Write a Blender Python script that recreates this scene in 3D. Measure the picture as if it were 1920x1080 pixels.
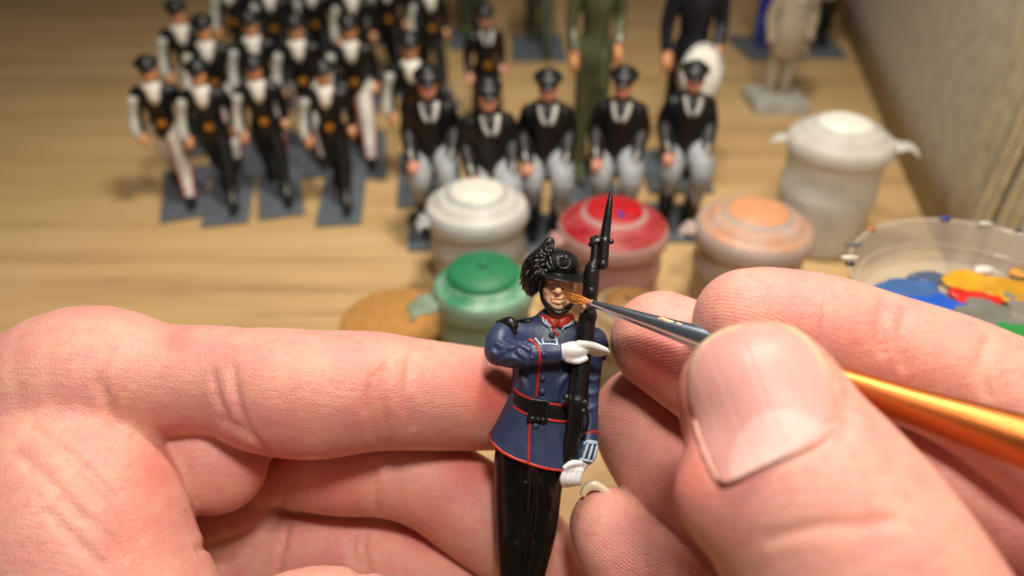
import bpy, math, random
import numpy as np
from mathutils import Vector, Matrix
random.seed(7); np.random.seed(7)
for o in list(bpy.data.objects): bpy.data.objects.remove(o)
SC = bpy.context.scene
SC.unit_settings.scale_length = 0.01          # one unit is one centimetre
# ------------------------------------------------------------------ camera
F = 1330.0; PITCH = math.radians(36.0); H = 14.0
sp, cp = math.sin(PITCH), math.cos(PITCH)
cam_d = bpy.data.cameras.new('camera'); cam = bpy.data.objects.new('camera', cam_d)
SC.collection.objects.link(cam); SC.camera = cam
cam.location = (0, 0, H); cam.rotation_euler = (math.radians(90) - PITCH, 0, 0)
cam_d.sensor_width = 36; cam_d.lens = 36 * F / 1920
cam_d.clip_start = 0.5; cam_d.clip_end = 500
cam_d.dof.use_dof = True; cam_d.dof.focus_distance = 11.0
cam_d.dof.aperture_fstop = cam_d.lens * 1e-3 / 0.235
cam_d.dof.aperture_blades = 0
# ------------------------------------------------------------------ world and lamps
W = bpy.data.worlds.new('World'); SC.world = W; W.use_nodes = True
bg = W.node_tree.nodes['Background']; bg.inputs[0].default_value = (1.0, 0.88, 0.76, 1); bg.inputs[1].default_value = 0.06
def lamp(name, loc, target, size, power, col):
    l = bpy.data.lights.new(name, 'AREA'); l.shape = 'DISK'; l.size = size; l.energy = power; l.color = col
    o = bpy.data.objects.new(name, l); SC.collection.objects.link(o)
    o.location = loc; o.rotation_euler = (Vector(target) - Vector(loc)).to_track_quat('-Z', 'Y').to_euler()
lamp('desk_lamp_light', (3, 20, 34), (0, 15, 3), 6, 9300, (1.0, 0.93, 0.83))
lamp('front_lamp_light', (3, 0, 37), (0, 13, 4), 6, 9800, (1.0, 0.94, 0.85))
VS = SC.view_settings; VS.view_transform = 'Standard'; VS.look = 'None'; VS.gamma = 1; VS.exposure = 0; VS.use_curve_mapping = False
SC.cycles.use_denoising = True
SC.cycles.max_bounces = 6; SC.cycles.transparent_max_bounces = 16
# ------------------------------------------------------------------ placing
CAM = np.array([0, 0, H]); RT = np.array([1., 0, 0]); UP = np.array([0, sp, cp]); FW = np.array([0, cp, -sp])
def c2w(p):                       # camera frame (right, up, depth) in cm -> world
    p = np.asarray(p, float)
    return CAM + p[..., 0:1] * RT + p[..., 1:2] * UP + p[..., 2:3] * FW
def C(px, py, z): return np.array([(px - 960) / F * z, -(py - 540) / F * z, z])
def T(px, py, hgt=0.0):           # point at height hgt above the table seen at pixel px, py
    v = (py - 540) / F; z = (H - hgt) / (sp + v * cp)
    return np.array([(px - 960) / F * z, z * (cp - v * sp), hgt])
def height_at(D, py):             # height seen at pixel row py at ground distance D
    v = (py - 540) / F; z = D / (cp - v * sp); return H - z * (sp + v * cp)
# ------------------------------------------------------------------ materials
def mat(name, col, rough=0.5, metal=0.0, var=0.0, vscale=3.0, bump=0.0, bscale=20.0, col2=None, coat=0.0, sss=0.0, sssr=(1, .4, .25), sscale=0.1,
        stretch=None, spec=0.5, alpha=1.0, trans=0.0, wear_highlight=None, ior=1.45, bdist=0.02):
    m = bpy.data.materials.new(name); m.use_nodes = True; nt = m.node_tree; N = nt.nodes; L = nt.links
    b = N['Principled BSDF']; b.inputs['Roughness'].default_value = rough; b.inputs['Metallic'].default_value = metal
    b.inputs['Base Color'].default_value = (*col, 1); b.inputs['Specular IOR Level'].default_value = spec; b.inputs['IOR'].default_value = ior
    if coat: b.inputs['Coat Weight'].default_value = coat; b.inputs['Coat Roughness'].default_value = 0.15
    if sss:
        b.inputs['Subsurface Weight'].default_value = sss; b.inputs['Subsurface Radius'].default_value = sssr; b.inputs['Subsurface Scale'].default_value = sscale
    b.inputs['Alpha'].default_value = alpha; b.inputs['Transmission Weight'].default_value = trans
    tc = N.new('ShaderNodeTexCoord'); mp = N.new('ShaderNodeMapping'); L.new(tc.outputs['Object'], mp.inputs[0])
    if stretch: mp.inputs['Scale'].default_value = stretch
    if var or col2:
        n = N.new('ShaderNodeTexNoise'); n.inputs['Scale'].default_value = vscale; n.inputs['Detail'].default_value = 5; L.new(mp.outputs[0], n.inputs[0])
        r = N.new('ShaderNodeValToRGB'); L.new(n.outputs[0], r.inputs[0])
        c2 = col2 or tuple(min(1, c * (1 + var)) for c in col); c1 = col if col2 else tuple(c * (1 - var) for c in col)
        r.color_ramp.elements[0].position = 0.35; r.color_ramp.elements[1].position = 0.65
        r.color_ramp.elements[0].color = (*c1, 1); r.color_ramp.elements[1].color = (*c2, 1)
        out = r.outputs[0]
        if wear_highlight:  # worn edges and edge highlights mixed into the base colour
            g = N.new('ShaderNodeNewGeometry'); rr = N.new('ShaderNodeValToRGB'); L.new(g.outputs['Pointiness'], rr.inputs[0])
            rr.color_ramp.elements[0].position = wear_highlight[3]; rr.color_ramp.elements[1].position = wear_highlight[3] + 0.08
            mx = N.new('ShaderNodeMix'); mx.data_type = 'RGBA'; L.new(rr.outputs[0], mx.inputs[0]); L.new(out, mx.inputs[6]); mx.inputs[7].default_value = (*wear_highlight[:3], 1); out = mx.outputs[2]
        L.new(out, b.inputs['Base Color'])
    if bump:
        n = N.new('ShaderNodeTexNoise'); n.inputs['Scale'].default_value = bscale; n.inputs['Detail'].default_value = 6; L.new(mp.outputs[0], n.inputs[0])
        bp = N.new('ShaderNodeBump'); bp.inputs['Strength'].default_value = bump; bp.inputs['Distance'].default_value = bdist
        L.new(n.outputs[0], bp.inputs['Height']); L.new(bp.outputs[0], b.inputs['Normal'])
    return m
def lin(r, g, b): return tuple(((c / 255) / 12.92 if c / 255 < .04045 else ((c / 255 + .055) / 1.055) ** 2.4) for c in (r, g, b))
# ------------------------------------------------------------------ mesh linking
ORG = {}                                       # root position that absolute meshes are measured from
def link(o): SC.collection.objects.link(o); return o
def mk(name, verts, faces, mats, parent=None, origin=None, smooth=True, midx=None, orient=True):
    V = np.asarray(verts, np.float32).reshape(-1, 3)
    org = ORG.get(parent.name, np.zeros(3)) if parent is not None else (np.array(origin, float) if origin is not None else np.zeros(3))
    me = bpy.data.meshes.new(name); V = V - org
    if orient:                                  # outward faces, whatever frame the points came from
        A = faces if isinstance(faces, np.ndarray) else np.array([f[:3] for f in faces]); c0 = V.mean(0)
        vol = np.einsum('ij,ij->i', V[A[:, 0]] - c0, np.cross(V[A[:, 1]] - c0, V[A[:, 2]] - c0)).sum()
        if vol < 0: faces = faces[:, ::-1].copy() if isinstance(faces, np.ndarray) else [f[::-1] for f in faces]
    if isinstance(faces, np.ndarray) and faces.ndim == 2:
        nf, k = faces.shape; me.vertices.add(len(V)); me.vertices.foreach_set('co', V.astype(np.float32).ravel())
        me.loops.add(nf * k); me.loops.foreach_set('vertex_index', faces.astype(np.int32).ravel())
        me.polygons.add(nf); me.polygons.foreach_set('loop_start', np.arange(0, nf * k, k, dtype=np.int32)); me.update(calc_edges=True)
    else:
        me.from_pydata([tuple(map(float, v)) for v in V], [], [tuple(map(int, f)) for f in faces]); me.update()
    for m in (mats if isinstance(mats, (list, tuple)) else [mats]): me.materials.append(m)
    if midx is not None: me.polygons.foreach_set('material_index', np.asarray(midx, np.int32))
    me.polygons.foreach_set('use_smooth', [smooth] * len(me.polygons)); me.validate()
    o = link(bpy.data.objects.new(name, me))
    if parent is not None:
        o.parent = parent; ORG[o.name] = org
    elif origin is not None: o.location = origin; ORG[o.name] = org
    return o
def tag(o, label, cat, group=None):
    o['label'] = label; o['category'] = cat
    if group: o['group'] = group
    return o
def thing(name, loc, label, cat, group=None, absolute=True, rz=0.0):
    o = link(bpy.data.objects.new(name, None)); o.location = loc; o.rotation_euler = (0, 0, rz); o.empty_display_size = .5
    ORG[o.name] = np.array(loc, float) if absolute else np.zeros(3)
    return tag(o, label, cat, group)
def dup(root, loc, rz, sc, label, group):
    r = root.copy(); link(r); r.location = loc; r.rotation_euler = (0, 0, rz + random.uniform(-.12, .12)); r.scale = (sc,) * 3; r['label'] = label; r['group'] = group
    for ch in list(root.children):
        c = ch.copy(); link(c); c.parent = r
        for g in ch.children: d = g.copy(); link(d); d.parent = c
    return r
# ------------------------------------------------------------------ signed distance modelling
def catmull(P, n=6):
    P = np.asarray(P, float)
    if len(P) < 3: return np.array([P[0] + (P[-1] - P[0]) * t for t in np.linspace(0, 1, n + 1)])
    Q = np.vstack([2 * P[0] - P[1], P, 2 * P[-1] - P[-2]]); out = []
    for i in range(1, len(Q) - 2):
        p0, p1, p2, p3 = Q[i - 1:i + 3]
        for t in np.arange(n) / n:
            out.append(.5 * (2 * p1 + (p2 - p0) * t + (2 * p0 - 5 * p1 + 4 * p2 - p3) * t * t + (3 * p1 - p0 - 3 * p2 + p3) * t ** 3))
    out.append(P[-1]); return np.array(out)
def d_seg(X, Y, Z, s):
    ax, ay, az, ra, bx, by, bz, rb = s
    ux, uy, uz = bx - ax, by - ay, bz - az; L2 = ux * ux + uy * uy + uz * uz + 1e-12
    px, py, pz = X - ax, Y - ay, Z - az
    t = np.clip((px * ux + py * uy + pz * uz) / L2, 0, 1)
    return np.sqrt((px - t * ux) ** 2 + (py - t * uy) ** 2 + (pz - t * uz) ** 2) - (ra + t * (rb - ra))
class SDF:
    def __init__(s): s.ops = []
    def tube(s, pts, k=0.1, n=5, mode='u', mi=0, m=1.0):     # pts: x,y,z,r
        q = catmull(pts, n) if n > 1 else np.asarray(pts, float)
        segs = [tuple(q[i]) + tuple(q[i + 1]) for i in range(len(q) - 1)]
        s.ops.append(('t', segs, mode, k, mi)); return s
    def ell(s, c, r, k=0.1, rot=(0, 0, 0), mode='u', mi=0):
        M = np.array(Matrix.Rotation(rot[2], 3, 'Z') @ Matrix.Rotation(rot[1], 3, 'Y') @ Matrix.Rotation(rot[0], 3, 'X'))
        s.ops.append(('e', (np.array(c, float), np.array(r, float), M), mode, k, mi)); return s
    def box(s, c, r, k=0.1, rot=(0, 0, 0), rnd=0.1, mode='u', mi=0):
        M = np.array(Matrix.Rotation(rot[2], 3, 'Z') @ Matrix.Rotation(rot[1], 3, 'Y') @ Matrix.Rotation(rot[0], 3, 'X'))
        s.ops.append(('b', (np.array(c, float), np.array(r, float), M, rnd), mode, k, mi)); return s
    def pieces(s, op):                                      # (bbox, function) list
        kd, p = op[0], op[1]
        if kd == 't':
            for g in p:
                a = np.array([g[:3], g[4:7]]); r = max(g[3], g[7])
                yield a.min(0) - r, a.max(0) + r, (lambda X, Y, Z, g=g: d_seg(X, Y, Z, g))
        else:
            c, r, M = p[0], p[1], p[2]; R = float(np.linalg.norm(r)) if kd == 'b' else float(r.max())
            def fn(X, Y, Z):
                x, y, z = X - c[0], Y - c[1], Z - c[2]
                qx = M[0, 0] * x + M[1, 0] * y + M[2, 0] * z; qy = M[0, 1] * x + M[1, 1] * y + M[2, 1] * z; qz = M[0, 2] * x + M[1, 2] * y + M[2, 2] * z
                if kd == 'e':
                    k0 = np.sqrt((qx / r[0]) ** 2 + (qy / r[1]) ** 2 + (qz / r[2]) ** 2)
                    k1 = np.sqrt((qx / r[0] ** 2) ** 2 + (qy / r[1] ** 2) ** 2 + (qz / r[2] ** 2) ** 2)
                    return k0 * (k0 - 1) / np.maximum(k1, 1e-9)
                rd = p[3]; ax, ay, az = np.abs(qx) - r[0] + rd, np.abs(qy) - r[1] + rd, np.abs(qz) - r[2] + rd
                return np.sqrt(np.maximum(ax, 0) ** 2 + np.maximum(ay, 0) ** 2 + np.maximum(az, 0) ** 2) + np.minimum(np.maximum(ax, np.maximum(ay, az)), 0) - rd
            yield c - R, c + R, fn
    @staticmethod
    def comb(a, b, mode, k):
        if mode == 's': a, b = -a, b
        h = np.maximum(k - np.abs(a - b), 0) / k if k > 0 else 0
        r = np.minimum(a, b) - h * h * k * .25
        return -r if mode == 's' else r
    def at(s, X, Y, Z, ids=False):
        D = np.full(X.shape, 1e3); I = np.zeros(X.shape, int)
        for op in s.ops:
            d = np.full(X.shape, 1e3)
            for lo, hi, fn in s.pieces(op): d = np.minimum(d, fn(X, Y, Z))
            if op[2] == 'u' and ids: I = np.where(d < D, op[4], I)
            D = s.comb(D, d, op[2], op[3])
        return (D, I) if ids else D
    def mesh(s, h, lo=None, hi=None):
        L, Hh = [], []
        for op in s.ops:
            if op[2] == 'u':
                for a, b, _ in s.pieces(op): L.append(a); Hh.append(b)
        l0 = np.min(L, 0) - 3 * h; h0 = np.max(Hh, 0) + 3 * h
        if lo is not None: l0 = np.maximum(l0, lo)
        if hi is not None: h0 = np.minimum(h0, hi)
        n = np.ceil((h0 - l0) / h).astype(int) + 1
        ax = [l0[i] + h * np.arange(n[i]) for i in range(3)]
        D = np.full(tuple(n), 50 * h, np.float32); I = np.zeros(tuple(n), np.uint8)
        for op in s.ops:
            k = op[3]; mg = k + 4 * h; ps = list(s.pieces(op))
            lo_ = np.min([a for a, b, f in ps], 0) - mg; hi_ = np.max([b for a, b, f in ps], 0) + mg
            i0 = np.clip(np.floor((lo_ - l0) / h).astype(int), 0, n); i1 = np.clip(np.ceil((hi_ - l0) / h).astype(int) + 1, 0, n)
            if (i1 <= i0).any(): continue
            d = np.full(tuple(i1 - i0), 60 * h, np.float32)
            for a, b, fn in ps:
                j0 = np.clip(np.floor((a - mg - l0) / h).astype(int), i0, i1); j1 = np.clip(np.ceil((b + mg - l0) / h).astype(int) + 1, i0, i1)
                if (j1 <= j0).any(): continue
                X, Y, Z = (ax[q][j0[q]:j1[q]].astype(np.float32) for q in range(3))
                v = fn(X[:, None, None], Y[None, :, None], Z[None, None, :]).astype(np.float32)
                sl = tuple(slice(j0[q] - i0[q], j1[q] - i0[q]) for q in range(3)); d[sl] = np.minimum(d[sl], v)
            sl = tuple(slice(i0[q], i1[q]) for q in range(3))
            if op[2] == 'u': I[sl] = np.where(d < D[sl], op[4], I[sl])
            D[sl] = s.comb(D[sl], d, op[2], k)
        for q in range(3):                                  # close the mesh where it is cut by the grid
            sl = [slice(None)] * 3; sl[q] = 0; D[tuple(sl)] = np.maximum(D[tuple(sl)], h * .5); sl[q] = -1; D[tuple(sl)] = np.maximum(D[tuple(sl)], h * .5)
        ins = D < 0; c = ins[:-1, :-1, :-1].astype(np.uint8)
        tot = sum(ins[a:ins.shape[0] - 1 + a, b:ins.shape[1] - 1 + b, e:ins.shape[2] - 1 + e].astype(np.uint8) for a in (0, 1) for b in (0, 1) for e in (0, 1))
        act = np.argwhere((tot > 0) & (tot < 8)); idx = np.full(c.shape, -1, np.int32); idx[tuple(act.T)] = np.arange(len(act))
        cor = {(a, b, e): D[act[:, 0] + a, act[:, 1] + b, act[:, 2] + e] for a in (0, 1) for b in (0, 1) for e in (0, 1)}
        acc = np.zeros((len(act), 3)); cnt = np.zeros(len(act))
        for q in range(3):
            for u in (0, 1):
                for w in (0, 1):
                    A = [0, 0, 0]; o = [x for x in range(3) if x != q]; A[o[0]] = u; A[o[1]] = w; B = list(A); B[q] = 1
                    d0, d1 = cor[tuple(A)], cor[tuple(B)]; m = (d0 < 0) != (d1 < 0); t = np.where(m, d0 / np.where(m, d0 - d1, 1), 0)
                    p = np.tile(np.array(A, float), (len(act), 1)); p[:, q] = t; acc += p * m[:, None]; cnt += m
        V = l0 + h * (act + acc / np.maximum(cnt, 1)[:, None])
        Q = []
        for q in range(3):
            o = [(q + 1) % 3, (q + 2) % 3]; sa = [slice(None)] * 3; sb = [slice(None)] * 3; sa[q] = slice(0, -1); sb[q] = slice(1, None)
            a, b = ins[tuple(sa)], ins[tuple(sb)]
            for flip, msk in ((0, a & ~b), (1, ~a & b)):
                e = np.argwhere(msk); e = e[(e[:, o[0]] > 0) & (e[:, o[1]] > 0) & (e[:, o[0]] < n[o[0]] - 1) & (e[:, o[1]] < n[o[1]] - 1)]
                quad = []
                for du, dv in ((1, 1), (0, 1), (0, 0), (1, 0)):
                    f = e.copy(); f[:, o[0]] -= du; f[:, o[1]] -= dv; quad.append(idx[tuple(f.T)])
                quad = np.stack(quad, 1); quad = quad[:, ::-1] if flip else quad; Q.append(quad)
        Q = np.vstack(Q); Q = Q[(Q >= 0).all(1)]
        vi = I[tuple(act.T)]
        return V, Q, vi[Q[:, 0]]
def smooth_verts(V, Q, it=1, lam=.5):
    E = np.vstack([Q[:, [0, 1]], Q[:, [1, 2]], Q[:, [2, 3]], Q[:, [3, 0]]]); E = np.vstack([E, E[:, ::-1]])
    c = np.bincount(E[:, 0], minlength=len(V)).clip(1)
    for _ in range(it):
        for l in (lam, -lam * 1.04):
            A = np.stack([np.bincount(E[:, 0], V[E[:, 1], i], minlength=len(V)) for i in range(3)], 1) / c[:, None]; V = V + l * (A - V)
    return V
# ------------------------------------------------------------------ sweeps, lathes, slabs
def sweep(P, R, n=10, caps=True, flat=1.0):
    P = np.asarray(P, float); R = np.broadcast_to(R, (len(P),)); t = np.gradient(P, axis=0); t /= np.linalg.norm(t, axis=1)[:, None] + 1e-9
    u = np.cross(t[0], [0.13, 0.21, 1.0]); V = []
    for i in range(len(P)):
        u = u - t[i] * np.dot(u, t[i]); u /= np.linalg.norm(u) + 1e-9; w = np.cross(t[i], u)
        for a in np.arange(n) * 2 * math.pi / n: V.append(P[i] + R[i] * (math.cos(a) * u + flat * math.sin(a) * w))
    Fc = [[i * n + j, i * n + (j + 1) % n, (i + 1) * n + (j + 1) % n, (i + 1) * n + j] for i in range(len(P) - 1) for j in range(n)]
    if caps: Fc += [list(range(n))[::-1], [(len(P) - 1) * n + j for j in range(n)]]
    return np.array(V), Fc
def lathe(prof, n=48, c=(0, 0, 0)):
    V = [(c[0] + r * math.cos(a), c[1] + r * math.sin(a), c[2] + z) for r, z in prof for a in np.arange(n) * 2 * math.pi / n]
    Fc = [[i * n + j, i * n + (j + 1) % n, (i + 1) * n + (j + 1) % n, (i + 1) * n + j] for i in range(len(prof) - 1) for j in range(n)]
    return V, Fc
def boxm(c, r, rz=0.0, bev=0.0):
    x, y, z = r; V = np.array([(sx * x, sy * y, sz * z) for sz in (-1, 1) for sx, sy in ((-1, -1), (1, -1), (1, 1), (-1, 1))], float)
    ca, sa = math.cos(rz), math.sin(rz); V = np.stack([V[:, 0] * ca - V[:, 1] * sa, V[:, 0] * sa + V[:, 1] * ca, V[:, 2]], 1) + np.array(c)
    return V, [[3, 2, 1, 0], [4, 5, 6, 7], [0, 1, 5, 4], [1, 2, 6, 5], [2, 3, 7, 6], [3, 0, 4, 7]]
def join(parts):
    V, Fc = [], []
    for v, f in parts: Fc += [[i + len(V) for i in q] for q in (f.tolist() if isinstance(f, np.ndarray) else f)]; V += [tuple(x) for x in v]
    return V, Fc
def bevel(o, w=.03, s=2):
    m = o.modifiers.new('bevel', 'BEVEL'); m.width = w; m.segments = s; m.limit_method = 'ANGLE'; return o
# ================================================================== TABLE AND WALL
def wood_mat():
    m = bpy.data.materials.new('light_oak'); m.use_nodes = True; nt = m.node_tree; N, L = nt.nodes, nt.links; b = N['Principled BSDF']
    tc = N.new('ShaderNodeTexCoord'); mp = N.new('ShaderNodeMapping'); mp.inputs['Scale'].default_value = (.035, .55, 1); mp.inputs['Rotation'].default_value = (0, 0, math.radians(2)); L.new(tc.outputs['Object'], mp.inputs[0])
    def noise(sc, det, vec): n = N.new('ShaderNodeTexNoise'); n.inputs['Scale'].default_value = sc; n.inputs['Detail'].default_value = det; n.inputs['Roughness'].default_value = .62; L.new(vec, n.inputs[0]); return n
    n1 = noise(1.1, 6, mp.outputs[0]); n2 = noise(7, 4, mp.outputs[0])
    mp2 = N.new('ShaderNodeMapping'); mp2.inputs['Scale'].default_value = (.6, 14, 1); L.new(tc.outputs['Object'], mp2.inputs[0]); n3 = noise(2, 3, mp2.outputs[0])
    a = N.new('ShaderNodeMath'); a.operation = 'MULTIPLY_ADD'; L.new(n2.outputs[0], a.inputs[0]); a.inputs[1].default_value = .35; L.new(n1.outputs[0], a.inputs[2])
    a2 = N.new('ShaderNodeMath'); a2.operation = 'MULTIPLY_ADD'; L.new(n3.outputs[0], a2.inputs[0]); a2.inputs[1].default_value = .16; L.new(a.outputs[0], a2.inputs[2])
    r = N.new('ShaderNodeValToRGB'); L.new(a2.outputs[0], r.inputs[0]); e = r.color_ramp.elements
    e[0].position = .55; e[0].color = (*lin(166, 132, 92), 1); e[1].position = .92; e[1].color = (*lin(208, 174, 124), 1)
    x = e.new(.70); x.color = (*lin(194, 160, 110), 1)
    L.new(r.outputs[0], b.inputs['Base Color']); b.inputs['Roughness'].default_value = .55; b.inputs['Specular IOR Level'].default_value = .35
    bp = N.new('ShaderNodeBump'); bp.inputs['Strength'].default_value = .25; bp.inputs['Distance'].default_value = .02; L.new(n3.outputs[0], bp.inputs['Height']); L.new(bp.outputs[0], b.inputs['Normal'])
    return m
M_WOOD = wood_mat()
w0, w1 = T(1740, 415)[:2], T(1588, 60)[:2]; wd = (w1 - w0) / np.linalg.norm(w1 - w0); wn = np.array([wd[1], -wd[0]])   # wd along the wall, wn into it
def WP(s, off=0.0, z=0.0): p = w0 + wd * s + wn * off; return np.array([p[0], p[1], z])
far, near = WP(75, .4), WP(-30, .4)
tb, _f = boxm((0, 0, -1.2), (1, 1, 1.2)); tb = np.array([(-70, -20, -2.4), near - [0, 0, 2.4], far - [0, 0, 2.4], (-70, 100, -2.4), (-70, -20, 0), near, far, (-70, 100, 0)], float)
table = mk('table_top', tb, _f, M_WOOD, smooth=False); tag(table, 'light oak table top with fine straight grain under all the figures and pots', 'table')
table['kind'] = 'structure'
del table['category']
def fabric(name, col, sc, bump=.8):
    m = bpy.data.materials.new(name); m.use_nodes = True; nt = m.node_tree; N, L = nt.nodes, nt.links; b = N['Principled BSDF']
    tc = N.new('ShaderNodeTexCoord'); mp = N.new('ShaderNodeMapping'); mp.inputs['Scale'].default_value = (1, 1, .5); L.new(tc.outputs['Object'], mp.inputs[0])
    mu = N.new('ShaderNodeTexNoise'); mu.inputs['Scale'].default_value = sc; mu.inputs['Detail'].default_value = 3; L.new(mp.outputs[0], mu.inputs[0])
    n = N.new('ShaderNodeTexNoise'); n.inputs['Scale'].default_value = 1.4; n.inputs['Detail'].default_value = 8; L.new(tc.outputs['Object'], n.inputs[0])
    ad = N.new('ShaderNodeMath'); ad.operation = 'MULTIPLY_ADD'; L.new(mu.outputs[0], ad.inputs[0]); ad.inputs[1].default_value = .5; L.new(n.outputs[0], ad.inputs[2])
    r = N.new('ShaderNodeValToRGB'); L.new(ad.outputs[0], r.inputs[0]); r.color_ramp.elements[0].position = .3; r.color_ramp.elements[1].position = .95
    r.color_ramp.elements[0].color = (*[c * .68 for c in col], 1); r.color_ramp.elements[1].color = (*[c * 1.35 for c in col], 1)
    L.new(r.outputs[0], b.inputs['Base Color']); b.inputs['Roughness'].default_value = .9; b.inputs['Sheen Weight'].default_value = .2; b.inputs['Specular IOR Level'].default_value = .2
    bp = N.new('ShaderNodeBump'); bp.inputs['Strength'].default_value = bump; bp.inputs['Distance'].default_value = .04; L.new(ad.outputs[0], bp.inputs['Height']); L.new(bp.outputs[0], b.inputs['Normal'])
    return m
M_FAB = fabric('khaki_cloth', lin(152, 141, 112), 9.0); M_RIB = fabric('khaki_ribbing', lin(172, 156, 116), 9.0)
M_GAP = mat('dark_cloth_gap', lin(60, 52, 36), .95)
# the seam meets the table here
sm = float(np.dot(T(1800, 556)[:2] - w0, wd))
wall = thing('wall', tuple(WP(sm)), 'khaki woven cloth partition standing along the right edge of the table', 'wall'); wall['kind'] = 'structure'; del wall['category']
def wallbox(name, s0, s1, o0, o1, z0, z1, m, parent, bw=.05):
    V = [WP(s, o, z) for z in (z0, z1) for s, o in ((s0, o0), (s1, o0), (s1, o1), (s0, o1))]
    return bevel(mk(name, V, _f, m, parent, smooth=False), bw)
def pan(name, s0, s1, parent):                # a padded cloth panel that bulges a little
    n1, n2 = 24, 12; V = []; 
    for j in range(n2 + 1):
        for i in range(n1 + 1):
            u, v = i / n1, j / n2; e = min(1, min(u, 1 - u) * 9); V.append(WP(s0 + (s1 - s0) * u, -.18 * math.sin(e * math.pi / 2), -1 + 46 * v))
    Fc = [[j * (n1 + 1) + i, j * (n1 + 1) + i + 1, (j + 1) * (n1 + 1) + i + 1, (j + 1) * (n1 + 1) + i] for j in range(n2) for i in range(n1)]
    o = mk(name, V, Fc, M_FAB, parent); m = o.modifiers.new('thick', 'SOLIDIFY'); m.thickness = .5; m.offset = -1 ; return o
pan('cloth_panel', sm + 1.5, 75, wall); pan('cloth_panel', -30, sm - 1.5, wall)
wallbox('seam_gap', sm - 1.6, sm + 1.6, .35, .8, -1, 45, M_GAP, wall)
for s0, s1 in ((sm + .2, sm + .8), (sm + .85, sm + 1.5), (sm - .8, sm - .2), (sm - 1.5, sm - .85)):
    pr = []; z = -1.0; k = 0
    while z < 26:                              # ribbed edging: a stack of short ribs joined to one band
        a = WP(s0, -.02, z + .05); b_ = WP(s1, -.02, z - .05); v, f = sweep([a, b_], .075, 6); pr.append((v, f)); z += .14
    v, f = join(pr); o = mk('ribbed_edging', v, f, M_RIB, wall)
    wallbox('edging_band', s0, s1, .0, .5, -1, 45, M_RIB, wall)
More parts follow.
